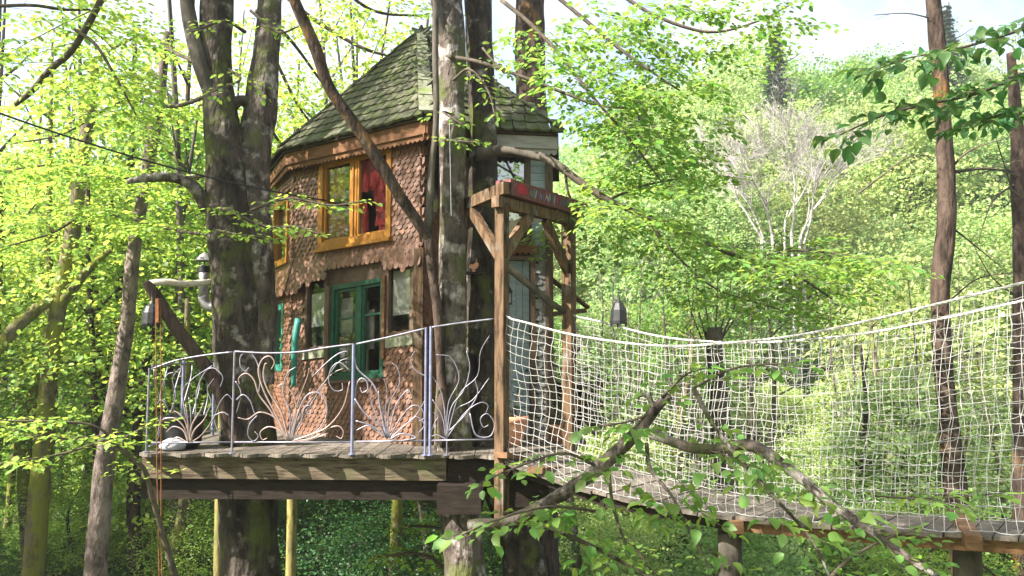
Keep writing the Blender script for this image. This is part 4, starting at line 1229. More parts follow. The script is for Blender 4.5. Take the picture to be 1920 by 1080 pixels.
trunk_mb(tb, 22, 8, .12, 21).build("trunk", BARK, TB, True)
trunk_mb([(898, 292, 9.3, 30), (925, 283, 9.2, 22), (960, 283, 9.1, 16), (1000, 292, 9.0, 18), (1020, 296, 8.95, 14)], 10, 5, .15, 24).build("limb", BARK_DARK, TB, True)
crown_part(CANOPY[0], TB, (.5, 9.8, 14.0), 2.6)
tc_ = [(985, -680, 13.6, 34), (985, -400, 13.6, 50), (992, -100, 13.6, 58), (994, 60, 13.6, 62), (996, 160, 13.6, 62), (1000, 260, 13.6, 62), (1004, 500, 13.6, 66), (1006, 900, 13.6, 75), (1008, 1180, 13.6, 90)]
TC = thing("tree", "brown trunk rising behind the right slope of the roof", "tree", base_of(tc_))
trunk_mb(tc_, 18, 8, .1, 31).build("trunk", BARK_BROWN, TC, True)
crown_part(CANOPY[1], TC, (0.5, 14.0, 13.5), .6)
# slender stem leaning across the house, its shade put into dark bark
SAP = thing("sapling", "slender dark beech sapling arching across the shingled wall", "tree", P(838, 840, 8.85))
trunk_mb([(803, 440, 8.8, 20), (812, 520, 8.82, 18), (822, 600, 8.84, 19), (827, 700, 8.85, 18), (836, 838, 8.85, 24)], 10, 6, .12, 41).build("trunk", BARK_BROWN, SAP, True)
trunk_mb([(520, -80, 8.0, 18), (556, 10, 8.1, 22), (592, 92, 8.2, 25), (618, 165, 8.3, 25), (668, 238, 8.4, 25), (712, 305, 8.5, 24), (748, 365, 8.6, 22), (782, 415, 8.72, 20), (804, 448, 8.8, 19)], 12, 8, .12, 42).build("limb", BARK_BROWN, SAP, True)
trunk_mb([(818, -40, 8.75, 13), (816, 100, 8.75, 12), (818, 220, 8.76, 12), (808, 330, 8.78, 13), (803, 442, 8.8, 15)], 8, 6, .1, 43).build("limb", BARK_DARK, SAP, True)
# right trunk
tr_ = [(1735, -400, 8.5, 20), (1742, -100, 8.5, 25), (1749, 0, 8.5, 28), (1760, 110, 8.5, 31), (1768, 220, 8.5, 33), (1774, 330, 8.5, 34), (1775, 420, 8.5, 34), (1764, 520, 8.5, 37), (1764, 600, 8.5, 36), (1772, 720, 8.5, 36), (1785, 860, 8.5, 40), (1797, 960, 8.5, 42), (1808, 1090, 8.5, 46), (1815, 1420, 8.5, 62)]
TR = thing("tree", "slim brown trunk with orange lichen patches behind the bridge", "tree", base_of(tr_))
trunk_mb(tr_, 16, 8, .12, 51).build("trunk", BARK_BROWN, TR, True)
tw, lv = MB(), Leaves()
rg = np.random.default_rng(77)
def pp(pts, n=5): return catmull([P(*p) for p in pts], n)
for pth, r in (([(1782, 215, 8.5), (1800, 195, 8.5), (1850, 172, 8.6)], .016), ([(1790, 322, 8.5), (1850, 316, 8.7), (1895, 325, 8.9), (1940, 345, 9.1)], .02), ([(1788, 310, 8.5), (1822, 280, 8.4), (1900, 255, 8.3)], .014),
               ([(1610, 362, 8.2), (1650, 332, 8.3), (1690, 302, 8.4), (1722, 290, 8.45), (1770, 300, 8.5)], .012), ([(1748, 35, 8.5), (1700, 25, 8.4), (1640, 28, 8.3)], .01), ([(1790, 430, 8.5), (1840, 470, 8.6), (1900, 520, 8.8)], .012),
               ([(1785, 560, 8.5), (1840, 520, 8.7), (1930, 510, 9)], .011)):
    grow(tw, lv, pp(pth), r, .003, .35, .35, 1, .1, .05, rg, leafless=True, droop=.05)
o = tw.build("twigs", TWIG, TR); o["kind"] = "stuff"
# reddish trunk at the right edge
te = [(1895, 100, 14, 16), (1905, 220, 14, 22), (1912, 330, 14, 34), (1914, 430, 14, 30), (1918, 700, 14, 36), (1922, 1180, 14, 46)]
TE = thing("tree", "thin reddish trunk at the right edge with twiggy side shoots", "tree", base_of(te))
trunk_mb(te, 12, 6, .12, 61).build("trunk", BARK_BROWN, TE, True)
tw, lv = MB(), Leaves()
for pth, r in (([(1908, 325, 14), (1870, 318, 14), (1820, 330, 14)], .03), ([(1910, 340, 14), (1860, 380, 13.8), (1830, 470, 13.6)], .025), ([(1912, 400, 14), (1880, 300, 13.5), (1850, 200, 13.2)], .025), ([(1915, 560, 14), (1860, 520, 13.5), (1815, 440, 13)], .022)):
    grow(tw, lv, pp(pth), r, .004, .3, .8, 2, .1, .05, rg, leafless=True, droop=-.05)
o = tw.build("twigs", TWIG, TE); o["kind"] = "stuff"

# left trunks
def simple_tree(label, pts, mt, seed, crowns=(), n=14, group=None, name="tree"):
    t = thing(name, label, "tree", base_of(pts), group)
    trunk_mb(pts, n, 6, .12, seed).build("trunk", mt, t, True)
    for me, loc, rot, sc in crowns: crown_part(me, t, loc, rot, sc)
    return t
l1 = [(312, 60, 13, 14), (300, 180, 13, 20), (286, 262, 13, 27), (264, 390, 13, 25), (248, 500, 13, 28), (236, 620, 13, 30), (216, 750, 13, 34), (196, 870, 13, 38), (178, 1080, 13, 44), (172, 1200, 13, 54)]
L1 = simple_tree("straight pinkish sunlit trunk leaning right at far left of the deck", l1, BARK_PINK, 71)
l2 = [(178, 120, 14.5, 16), (168, 215, 14.5, 24), (150, 330, 14.5, 26), (136, 440, 14.5, 28), (112, 560, 14.5, 32), (92, 700, 14.5, 32), (78, 870, 14.5, 36), (62, 1080, 14.5, 44), (56, 1180, 14.5, 52)]
L2 = simple_tree("mossy yellow-green trunk nearest the left edge with a low side limb", l2, BARK_MOSS, 81)
trunk_mb([(-30, 690, 13.6, 20), (20, 625, 13.9, 24), (60, 588, 14.2, 24), (106, 552, 14.5, 22)], 10, 6, .12, 83).build("limb", BARK_MOSS, L2, True)
trunk_mb([(205, 470, 14.2, 10), (170, 500, 14.3, 14), (135, 545, 14.4, 18), (112, 570, 14.5, 20)], 10, 6, .12, 84).build("limb", BARK_MOSS, L2, True)
simple_tree("thin mossy stem seen below the left deck corner", [(352, 560, 15, 10), (348, 760, 15, 15), (344, 930, 15, 17), (334, 1000, 15, 19), (322, 1090, 15, 22), (318, 1180, 15, 26)], BARK_MOSS, 91, n=10)
simple_tree("yellow lichened pole stem close against the twin beech under the deck", [(418, 700, 11.5, 11), (414, 850, 11.5, 14), (411, 940, 11.5, 16), (409, 1090, 11.5, 17), (408, 1260, 11.5, 22)], BARK_LICHEN, 92, n=10)
simple_tree("yellow lichened pole stem standing free under the middle of the deck", [(552, 700, 13, 12), (549, 850, 13, 15), (548, 940, 13, 18), (545, 1090, 13, 19), (545, 1230, 13, 24)], BARK_LICHEN, 93, n=10)
# pollard behind the bridge
po = [(1338, 614, 11, 34), (1340, 660, 11, 36), (1350, 780, 11, 40), (1362, 900, 11, 44), (1370, 1080, 11, 50), (1374, 1280, 11, 62)]
PO = simple_tree("cut-topped pollard trunk with thin upright shoots behind the bridge", po, BARK_DARK, 95)
tw = MB(); lv = Leaves()
for k, (dx, dy, tx) in enumerate(((-14, 635, -38), (-8, 620, -20), (4, 615, 8), (12, 622, 40), (16, 632, 60), (10, 645, 95), (-16, 650, -60))):
    pth = pp([(1338 + dx, dy, 11), (1338 + dx + tx * .45, dy - 70, 10.95), (1338 + tx * .9, dy - 190 + abs(tx) * .6, 10.9)])
    grow(tw, lv, pth, .014, .003, .35, .35, 0, .1, .06, rg, leafless=(k % 2 == 0), droop=-.1, lift=.3)
o = tw.build("shoots", TWIG, PO); o["kind"] = "stuff"
lv.build("leaves", LEAF, PO)

# ============================================================ LEAFY BRANCHES
def leafy(name, label, limbs, mat_l, seed, gap, length, lev, leafgap, size, r1=.004, tmpl=T_MID, singles=0, droop=.15, bark=TWIG, cat="branch", flat=.22, sides=6, start=.1, lift=.05, parent=None, rough=.08, taper=.55):
    rng = np.random.default_rng(seed)
    tw, lv, lb = MB(), Leaves(), MB()
    p0 = P(*limbs[0][0][:3])
    t = parent or thing(name, label, cat, p0)
    for pts in limbs:
        q, r = px_path(pts, 6)
        lb = MB(); lb.tube(q, r, 8, rough=rough, seed=seed, freq=6); lb.build("limb", bark, t, True)
        grow(tw, lv, q, max(r[-1] * .6, .003), .002, gap, length, lev, leafgap, size, rng, droop, start, 3, flat, lift, taper)
    o = tw.build("twigs", TWIG, t); o["kind"] = "stuff"
    lv.build("leaves", mat_l, t, tmpl, singles=singles)
    return t, len(lv.C)

counts = {}
# foreground branch, lower right
fg = [[(880, 985, 5.2, 21), (960, 975, 5.1, 23), (1040, 935, 5.0, 26), (1120, 880, 4.9, 27), (1190, 815, 4.85, 25), (1228, 768, 4.8, 20), (1256, 742, 4.75, 14)],
      [(1222, 812, 4.85, 22), (1290, 838, 4.75, 22), (1350, 842, 4.7, 22), (1410, 836, 4.6, 22), (1480, 880, 4.5, 20), (1560, 945, 4.4, 18), (1650, 1010, 4.3, 15), (1760, 1085, 4.2, 12)],
      [(1228, 770, 4.8, 12), (1212, 740, 4.8, 10), (1190, 745, 4.8, 7)],
      [(1300, 728, 4.7, 9), (1340, 800, 4.65, 9), (1390, 865, 4.6, 9), (1450, 930, 4.5, 8), (1520, 1010, 4.4, 6), (1560, 1090, 4.3, 5)],
      [(1212, 830, 4.85, 8), (1220, 880, 4.8, 8), (1260, 930, 4.7, 7), (1290, 990, 4.6, 6), (1340, 1080, 4.5, 5)],
      [(1140, 870, 4.9, 8), (1150, 950, 4.8, 6), (1180, 1040, 4.7, 4)],
      [(1020, 985, 5.0, 9), (1080, 1010, 4.9, 8), (1150, 1045, 4.8, 7), (1230, 1090, 4.7, 6)]]
_, counts['fg'] = leafy("beech_branch", "lichened foreground beech branch forking across the lower right of the bridge", fg, LEAF, 5, .13, .42, 1, .046, .080, singles=300, droop=.12, bark=BARK_PALE, start=.12, rough=.24, flat=.4)
# sprays of the same branch that hang left in front of the gateway base
_, counts['fg2'] = leafy("beech_branch", "leafy shoots hanging in front of the bridge head below the gateway post", [[(1130, 880, 4.9, 7), (1060, 850, 4.8, 5), (980, 872, 4.7, 4), (900, 905, 4.6, 3)], [(1130, 960, 4.9, 6), (1030, 950, 4.8, 5), (930, 975, 4.7, 4), (850, 1010, 4.6, 3)], [(1300, 728, 4.7, 5), (1380, 690, 4.6, 4), (1490, 680, 4.5, 3)],
       [(1240, 745, 4.75, 5), (1290, 700, 4.7, 4), (1330, 690, 4.65, 3)], [(1230, 770, 4.8, 5), (1180, 790, 4.8, 4), (1120, 800, 4.8, 3)]], LEAF, 6, .09, .26, 1, .05, .085, droop=.2, flat=.4)
# top-right dark leaves near the lens
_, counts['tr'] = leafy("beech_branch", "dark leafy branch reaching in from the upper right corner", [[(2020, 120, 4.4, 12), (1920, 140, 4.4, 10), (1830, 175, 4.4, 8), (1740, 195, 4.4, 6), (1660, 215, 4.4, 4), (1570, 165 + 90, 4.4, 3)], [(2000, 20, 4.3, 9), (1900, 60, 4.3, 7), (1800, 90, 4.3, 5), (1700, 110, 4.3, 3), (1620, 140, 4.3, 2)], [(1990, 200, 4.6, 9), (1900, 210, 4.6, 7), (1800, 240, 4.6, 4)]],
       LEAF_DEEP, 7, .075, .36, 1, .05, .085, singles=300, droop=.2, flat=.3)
# long branch from the door tree across the bridge
trunk_mb([(1010, 291, 8.95, 17), (1040, 306, 8.9, 16), (1062, 321, 8.85, 15)], 9, 5, .1, 19).build('limb', BARK_DARK, TB, True)
lb = [[(1060, 320, 8.85, 15), (1080, 335, 8.8, 15), (1140, 375, 8.7, 14), (1210, 405, 8.6, 13), (1290, 440, 8.5, 12), (1370, 475, 8.4, 11), (1440, 500, 8.3, 9), (1490, 515, 8.2, 6), (1560, 560, 8.1, 4)],
      [(1370, 475, 8.4, 6), (1420, 480, 8.5, 5), (1500, 470, 8.6, 4), (1620, 480, 8.6, 3)], [(1140, 375, 8.7, 6), (1200, 350, 9, 5), (1270, 335, 9.2, 3)], [(1060, 320, 8.9, 6), (1065, 360, 8.9, 5), (1085, 400, 9.0, 3)],
      [(1210, 405, 8.6, 6), (1260, 470, 8.6, 5), (1340, 540, 8.6, 4), (1460, 580, 8.6, 3)]]
_, counts['lb'] = leafy("beech_branch", "long dark beech branch drooping from beside the upper door-face window over the bridge", lb, LEAF, 8, .20, 1.2, 2, .052, .082, droop=.12, taper=.4)
# upper centre branches of the trees by the house
trunk_mb([(838, 105, 8.95, 8), (905, 118, 8.6, 8), (1000, 152, 8.4, 7), (1062, 176, 8.35, 6)], 8, 5, .1, 18).build('limb', TWIG, TA, True)
ub = [[(1060, 175, 8.35, 6), (1120, 197, 8.3, 5), (1200, 205, 8.2, 4)], [(940, 0, 8.4, 9), (1000, 50, 8.3, 8), (1060, 115, 8.2, 7), (1110, 180, 8.1, 6), (1180, 260, 8.0, 5), (1240, 340, 8, 3)],
      [(1040, -10, 9, 9), (1100, 40, 8.9, 8), (1160, 90, 8.8, 7), (1230, 140, 8.7, 5), (1290, 180, 8.6, 3)], [(1150, -20, 9.2, 8), (1230, 30, 9.1, 7), (1330, 60, 9.0, 6), (1420, 40, 8.9, 4), (1480, 10, 8.8, 3)],
      [(1180, 150, 9.4, 7), (1220, 230, 9.3, 6), (1260, 290, 9.2, 3)]]
_, counts['ub'] = leafy("beech_branch", "fan of thin leafy branches spreading right of the roof", ub, LEAF, 9, .20, 1.2, 2, .052, .082, droop=.12, taper=.4)
_, counts['tk'] = leafy("beech_branch", "small leafy shoots in front of the two grey trunks", [[(850, 150, 8.7, 6), (880, 130, 8.5, 5), (915, 170, 8.4, 4), (930, 225, 8.3, 3)], [(850, 215, 8.7, 5), (830, 210, 8.5, 4), (870, 235, 8.4, 3)], [(905, 90, 8.8, 5), (930, 120, 8.6, 4), (960, 145, 8.4, 3)], [(860, 262, 8.7, 5), (835, 262, 8.5, 4), (905, 268, 8.4, 3)]], LEAF, 10, .09, .24, 1, .055, .07)
# sprays over the left part of the wall
_, counts['wl'] = leafy("beech_branch", "bright green spray hanging in front of the left edge of the shingled wall", [[(395, 385, 9.3, 7), (440, 400, 9.0, 6), (500, 425, 8.8, 5), (560, 425, 8.6, 4), (600, 440, 8.5, 3)], [(470, 395, 9.0, 6), (540, 372, 8.8, 5), (620, 385, 8.6, 4), (690, 375, 8.5, 3)], [(400, 430, 9.2, 5), (450, 440, 9.0, 4), (500, 445, 8.8, 3)]], LEAF_YELLOW, 12, .09, .30, 1, .05, .07)
# curved lower-left branch
_, counts['ll'] = leafy("beech_branch", "low bright spray spreading left in front of the mossy trunks", [[(330, 1085, 8.0, 12), (305, 1000, 7.9, 11), (285, 930, 7.8, 10), (270, 880, 7.7, 9), (235, 850, 7.6, 8), (205, 822, 7.5, 7), (190, 818, 7.4, 5), (120, 822, 7.2, 4), (20, 815, 7.0, 3)], [(235, 850, 7.6, 5), (180, 800, 7.4, 4), (90, 790, 7.2, 4), (-30, 790, 7.0, 3)], [(270, 880, 7.7, 5), (230, 830, 7.6, 4), (270, 800, 7.5, 3)], [(205, 822, 7.5, 5), (120, 850, 7.3, 4), (0, 870, 7.1, 3)]],
       LEAF_YELLOW, 13, .12, .55, 1, .05, .072, droop=.10, start=.42)
# upper-left branches
ul = [[(195, -10, 8.6, 12), (160, 55, 8.8, 13), (130, 100, 9, 12), (95, 130, 9.2, 12), (60, 170, 9.4, 12), (30, 195, 9.6, 10)], [(140, 55, 8.8, 7), (180, 85, 8.8, 6), (220, 150, 8.8, 5), (255, 215, 8.8, 3)], [(-20, 12, 8.4, 7), (60, 10, 8.4, 7), (120, 18, 8.5, 6), (170, 18, 8.6, 4)],
      [(395, 130, 9.9, 8), (330, 100, 10.8, 7), (260, 70, 11.2, 6), (180, 110, 11.4, 4)], [(390, 180, 9.9, 8), (320, 200, 11.0, 7), (230, 190, 11.6, 5), (120, 250, 11.8, 4), (20, 270, 11.8, 3)], [(385, 330, 10.0, 7), (300, 335, 11.4, 7), (170, 330, 11.8, 5), (80, 310, 12, 4), (-20, 330, 12, 3)],
      [(390, 440, 10.0, 6), (320, 430, 11.2, 6), (180, 400, 11.8, 5), (90, 440, 12, 4), (-20, 470, 12, 3)]]
_, counts['ul'] = leafy("beech_branch", "wide bright yellow-green canopy branches left of the twin beech", ul, LEAF_YELLOW, 14, .25, 1.35, 2, .055, .085, droop=.12, taper=.4)
um = [[(500, -40, 12.6, 9), (580, 30, 12.9, 8), (680, 90, 13.1, 7), (760, 110, 13.3, 4)], [(480, 20, 11.6, 8), (540, 70, 12.2, 7), (600, 150, 12.6, 5), (640, 210, 12.9, 3)], [(620, -40, 12.6, 8), (700, 20, 12.9, 6), (800, 30, 13.2, 4)], [(520, 120, 12.8, 7), (560, 200, 13.2, 5), (600, 250, 13.4, 3)], [(490, 210, 12.4, 7), (530, 270, 12.8, 5), (560, 240, 13, 3)]]
_, counts['um'] = leafy("beech_branch", "backlit leaf sprays hanging behind the roof beside the twin beech", um, LEAF_YELLOW, 15, .26, 1.3, 2, .065, .095, droop=.12, taper=.4)
uf = [[(460, 60, 9.3, 7), (420, 40, 9.0, 6), (360, 60, 8.7, 4)], [(430, 130, 9.3, 6), (450, 150, 9.0, 5), (390, 175, 8.8, 3)], [(470, 20, 9.6, 6), (520, 60, 9.3, 5), (560, 50, 9.2, 3)]]
_, counts['uf'] = leafy("beech_branch", "small sunlit shoots on the forked stems of the twin beech", uf, LEAF_YELLOW, 25, .14, .4, 1, .055, .07)
# bottom-centre bright shrub spray
_, counts['bc'] = leafy("beech_branch", "bright low spray beneath the deck beside the right support trunk", [[(900, 1130, 10, 12), (850, 1080, 10, 9), (790, 1040, 10, 7), (700, 1045, 10, 4)], [(900, 1100, 10.4, 8), (840, 1000, 10.4, 6), (760, 985, 10.3, 4)], [(860, 1010, 10.6, 7), (820, 950, 10.5, 5), (790, 940, 10.5, 3)], [(880, 1180, 9.8, 9), (820, 1110, 9.8, 7), (700, 1080, 9.7, 4)]], LEAF_YELLOW, 16, .12, .6, 1, .05, .075)
# bottom-right leafage under the bridge
br = [[(1500, 1200, 6.0, 10), (1560, 1080, 6.0, 8), (1640, 1020, 6.0, 5), (1720, 990, 6, 3)], [(1800, 1200, 5.6, 10), (1760, 1100, 5.6, 7), (1720, 1040, 5.6, 4)], [(1450, 1200, 7.5, 10), (1400, 1090, 7.5, 7), (1330, 1030, 7.5, 4)], [(1900, 1200, 7, 10), (1880, 1100, 7, 7), (1830, 1050, 7, 4)], [(1250, 1200, 7.5, 9), (1230, 1090, 7.5, 6), (1180, 1010, 7.5, 3)],
      [(1640, 930, 5, 4), (1740, 935, 4.9, 3), (1880, 925, 4.8, 2)]]
_, counts['br'] = leafy("beech_branch", "green leafage growing up beneath the bridge", br, LEAF, 17, .13, .5, 1, .055, .08, cat="branch")
print("LEAVES", counts, sum(counts.values()))

# ============================================================ FOREST BEHIND
BEECH = [crown_mesh("crown", LEAF_YELLOW, 100 + k, 200, 58, 3.0, 3.6, .115, .85, thick=.08, hollow=.2, tmpl=T_MID) for k in range(3)]
BEECH2 = [crown_mesh("crown", LEAF, 110 + k, 230, 42, 3.0, 3.6, .16, .75, thick=.10, hollow=.2) for k in range(2)]
HILL = [crown_mesh("crown", LEAF_PALE, 120 + k, 230, 56, 3.2, 4.0, .21, .8, thick=.2, hollow=.3, flatn=.7) for k in range(3)]
HILL2 = [crown_mesh("crown", LEAF, 130 + k, 230, 56, 3.2, 3.6, .20, .8, thick=.2, hollow=.3, flatn=.7) for k in range(2)]
MID = leaf_mat("understorey_leaf", (0.05, 0.115, 0.035), (0.13, 0.24, 0.045), 0.35, otint=.3)
UNDER = [crown_mesh("crown", MID, 140 + k, 190, 66, 3.0, 3.2, .12, .85, thick=.14, hollow=.2) for k in range(2)]
rt = random.Random(31)
def trunk_mesh(name, h, r, mt, seed, bend=.25):
    rs = random.Random(seed)
    pts = catmull([(0, 0, -.4), (rs.uniform(-bend, bend), rs.uniform(-bend, bend), h * .35), (rs.uniform(-bend, bend) * 2, rs.uniform(-bend, bend), h * .7), (rs.uniform(-bend, bend) * 2, 0, h)], 4)
    mb = MB(); mb.tube(pts, [r * 1.25, r, r * .75, r * .3], 8, rough=.1, seed=seed)
    for k in range(5):
        i = rs.randrange(5, len(pts) - 2); p = Vector(pts[i]); a = rs.uniform(0, 6.28)
        d = Vector((math.cos(a), math.sin(a), rs.uniform(.2, .8)))
        mb.tube([p, p + d * h * .09, p + d * h * .17 + Vector((0, 0, .1))], [r * .35, r * .2, r * .08], 5)
    me = mb.mesh(name, smooth=True); me.materials.append(mt)
    return me
TRK = [trunk_mesh("trunk", 10, .13, m_, 200 + k) for k, m_ in enumerate((BARK_MOSS, BARK_DARK, BARK, BARK_BROWN))]

def forest_tree(name, label, group, x, y, crown, trunk, sc, zc, szc=1.0, trunk_sc=1.0, cat="tree"):
    gz = ground_z(x, y)
    t = thing(name, label, cat, (x, y, gz), group)
    tr = bpy.data.objects.new("trunk", trunk); COL.objects.link(tr); tr.parent = t; tr.scale = (trunk_sc, trunk_sc, (zc + sc * szc * 1.6) / 10)
    c = bpy.data.objects.new("crown", crown); COL.objects.link(c); c.parent = t
    c.location = (0, 0, zc); c.scale = (sc, sc, sc * szc); c.rotation_euler = (0, 0, rt.uniform(0, 6.28))
    return t
# left and centre wood
k = 0
for (lo, hi, D0, D1, n_) in ((-180, 760, 16, 20, 6), (-250, 780, 21, 33, 14), (-300, 900, 34, 60, 16)):
    for i in range(n_):
        px = lo + (hi - lo) * (i + rt.uniform(.1, .9)) / n_; D = rt.uniform(D0, D1)
        if 330 < px < 1150: D = max(D, 18.5)
        x = (px - 960) / F_PX * D
        far = D > 33
        forest_tree("beech_tree", "young spring-green beech standing in the wood behind the deck" if not far else "distant pale green tree far back in the left wood",
                    "beeches in the wood behind the deck" if not far else "distant trees in the left wood", x, D,
                    rt.choice(BEECH + BEECH2[:1]) if not far else rt.choice(HILL2 + BEECH), rt.choice(TRK), rt.uniform(.8, 1.15) * (1.0 if not far else 1.35), rt.uniform(4.0, 8.5) if not far else rt.uniform(5, 8), rt.uniform(.8, 1.2))
# low understorey in the wood, left and centre
for i in range(26):
    D = rt.uniform(15, 28); px = -150 + 1150 * (i + rt.random()) / 26
    x = (px - 960) / F_PX * D
    forest_tree("bush", "low green understorey bush on the forest floor", "understorey bushes in the wood", x, D, rt.choice(UNDER if px > 430 else BEECH), TRK[1], rt.uniform(.28, .5), rt.uniform(.7, 1.4), .8, .3, "bush")
# hillside on the right
for (D0, D1, n_, s0, s1) in ((17, 24, 4, .4, .6), (28, 42, 13, .7, 1.0), (42, 64, 24, 1.0, 1.4), (66, 98, 26, 1.2, 1.7)):
    for i in range(n_):
        D = rt.uniform(D0, D1); px = 1030 + 1050 * (i + rt.uniform(.05, .95)) / n_
        if 1380 < px < 1610 and D < 42: D += 16
        x = (px - 960) / F_PX * D; s_ = rt.uniform(s0, s1)
        near = D < 25
        forest_tree("hillside_tree", "small fresh green tree just beyond the bridge" if near else "pale green tree on the sunlit hillside", "small trees just beyond the bridge" if near else "trees on the sunlit hillside",
                    x, D, rt.choice(HILL + HILL + HILL2[:1]) if not near else rt.choice(HILL), rt.choice(TRK), s_, rt.uniform(3.2, 5.0) * s_, rt.uniform(.75, 1.1))
for i in range(30):
    D = rt.uniform(14, 40); px = 1000 + 1050 * (i + rt.random()) / 30
    x = (px - 960) / F_PX * D
    forest_tree("bush", "low green bush on the slope below the bridge", "bushes on the slope", x, D, rt.choice(BEECH[:1] + HILL), TRK[1], rt.uniform(.25, .45), rt.uniform(.5, 1.2), .8, .3, "bush")
# thin bare trunks standing in the wood
for i in range(64):
    D = rt.uniform(14.5, 30); px = rt.choice([rt.uniform(-50, 420), rt.uniform(-50, 420), rt.uniform(520, 840), rt.uniform(1080, 1900)])
    x = (px - 960) / F_PX * D
    t = thing("bare_tree", "thin bare trunk standing among the trees", "tree", (x, D, ground_z(x, D)), "thin bare trunks in the wood")
    tr = bpy.data.objects.new("trunk", TRK[i % 4]); COL.objects.link(tr); tr.parent = t; s_ = rt.uniform(.5, 1.0); tr.scale = (s_ * .8, s_ * .8, rt.uniform(.8, 1.5) if px < 900 else rt.uniform(.35, .6)); tr.rotation_euler = (rt.uniform(-.08, .08), rt.uniform(-.1, .1), rt.uniform(0, 6))
def bare_mesh(seed):
    rb_ = np.random.default_rng(seed); m_ = MB(); lv_ = Leaves()
    pth = catmull([(0, 0, -.4), (rb_.normal(0, .12), 0, 2.5), (rb_.normal(0, .25), rb_.normal(0, .2), 5.5), (rb_.normal(0, .4), 0, 8)], 5)
    grow(m_, lv_, pth, .06, .010, .34, 1.7, 2, .1, .1, rb_, droop=-.12, start=.25, lift=.45, taper=.5, leafless=True, sides=6)
    me = m_.mesh("twigs"); me.materials.append(BARK_PALE); return me
BARES = [bare_mesh(60 + k) for k in range(4)]
for i in range(20):
    D = rt.uniform(16, 34); px = rt.choice([rt.uniform(1040, 1400), rt.uniform(1800, 1960), rt.uniform(1560, 1740)])
    x = (px - 960) / F_PX * D
    t = thing("bare_tree", "slim leafless grey tree on the slope beyond the bridge", "tree", (x, D, ground_z(x, D)), "slim leafless trees on the slope")
    tr = bpy.data.objects.new("twigs", BARES[i % 4]); COL.objects.link(tr); tr.parent = t; s_ = rt.uniform(.6, 1.05); tr.scale = (s_, s_, s_); tr.rotation_euler = (0, 0, rt.uniform(0, 6))
# conifers on the ridge
def conifer_mesh(seed):
    rng = np.random.default_rng(seed)
    C, A, N_, L_ = [], [], [], []
    for z in np.arange(.8, 14, .33):
        r = 2.7 * (1 - z / 14.5) + .12
        nb_ = int(7 + r * 3)
        for b_ in range(nb_):
            a = rng.uniform(0, 6.28); d = np.array([math.cos(a), math.sin(a), -.25]); rr2 = r * rng.uniform(.6, 1.1)
            for s in np.arange(.15, 1.0, .09):
                for q in (-1, 1):
                    sd_ = np.array([-math.sin(a), math.cos(a), 0]) * q
                    C.append(np.array([0, 0, z]) + d * rr2 * s); A.append(d * .6 + sd_ + rng.normal(0, .2, 3) - UP * .3); N_.append(UP + rng.normal(0, .4, 3)); L_.append(.34 * rng.uniform(.6, 1.2))
    me = leaf_mesh("crown", C, A, N_, L_, np.array(L_) * .4, T_QUAD, (0, 0, 0)); me.materials.append(NEEDLE); return me
CON = conifer_mesh(3)
for px, D, s_, lb_ in ((1468, 62, 1.15, "tall dark conifer standing on the hillside against the sky"), (1800, 70, 1.2, "second conifer behind the slim right trunk"), (1205, 58, 1.0, "conifer half hidden by the canopy right of the roof")):
    x = (px - 960) / F_PX * D
    t = thing("conifer_tree", lb_, "conifer", (x, D, ground_z(x, D)))
    tr = bpy.data.objects.new("trunk", TRK[3]); COL.objects.link(tr); tr.parent = t; tr.scale = (1.2, 1.2, 1.4 * s_)
    c = bpy.data.objects.new("crown", CON); COL.objects.link(c); c.parent = t; c.scale = (s_, s_, s_)
# pale bare tree on the hillside
bt = P(1468, 440, 38)
gz = ground_z(bt.x, bt.y)
BT = thing("bare_tree", "wide pale bare tree spreading silvery twigs on the hillside", "tree", (bt.x, bt.y, gz))
rbt = random.Random(12)
rbt = random.Random(15)
tw_ = MB()
def twig_rec(p, d, L, r, lev, mb):
    q = p; pts = [p]
    for k in range(3):
        d = (d + Vector((rbt.gauss(0, .10), rbt.gauss(0, .10), rbt.gauss(.03, .06)))).normalized()
        q = q + d * L / 3; pts.append(q)
    mb.tube(pts, [r, r * .7], 4 if lev > 3 else 3, cap=False)
    if lev == 0: return
    for k in range(rbt.choice([2, 3, 3]) if lev > 1 else 3):
        ax = Vector((rbt.gauss(0, 1), rbt.gauss(0, 1), rbt.gauss(0, .35))).normalized()
        nd = (d + ax * rbt.uniform(.28, .62)).normalized()
        twig_rec(pts[rbt.choice([1, 2, 3, 3])], nd, L * rbt.uniform(.66, .84), max(r * .58, .0065), lev - 1, mb)
for k in range(7):
    a = k * .9 + .3; b0 = Vector((bt.x + .5 * math.cos(a), bt.y + .5 * math.sin(a), gz - .2))
    top = Vector((bt.x + 1.0 * math.cos(a), bt.y + .9 * math.sin(a), bt.z - .3 + rbt.uniform(-.5, .3)))
    m_ = MB(); m_.tube(catmull([b0, (b0 + top) / 2 + Vector((rbt.uniform(-.2, .2), 0, 0)), top], 5), [.12, .085, .065], 7, rough=.1); m_.build("trunk", BARK_BARE, BT, True)
    twig_rec(top, Vector((.55 * math.cos(a), .5 * math.sin(a), 1)).normalized(), 2.1, .06, 7, tw_)
o = tw_.build("twigs", BARK_BARE, BT); o["kind"] = "stuff"

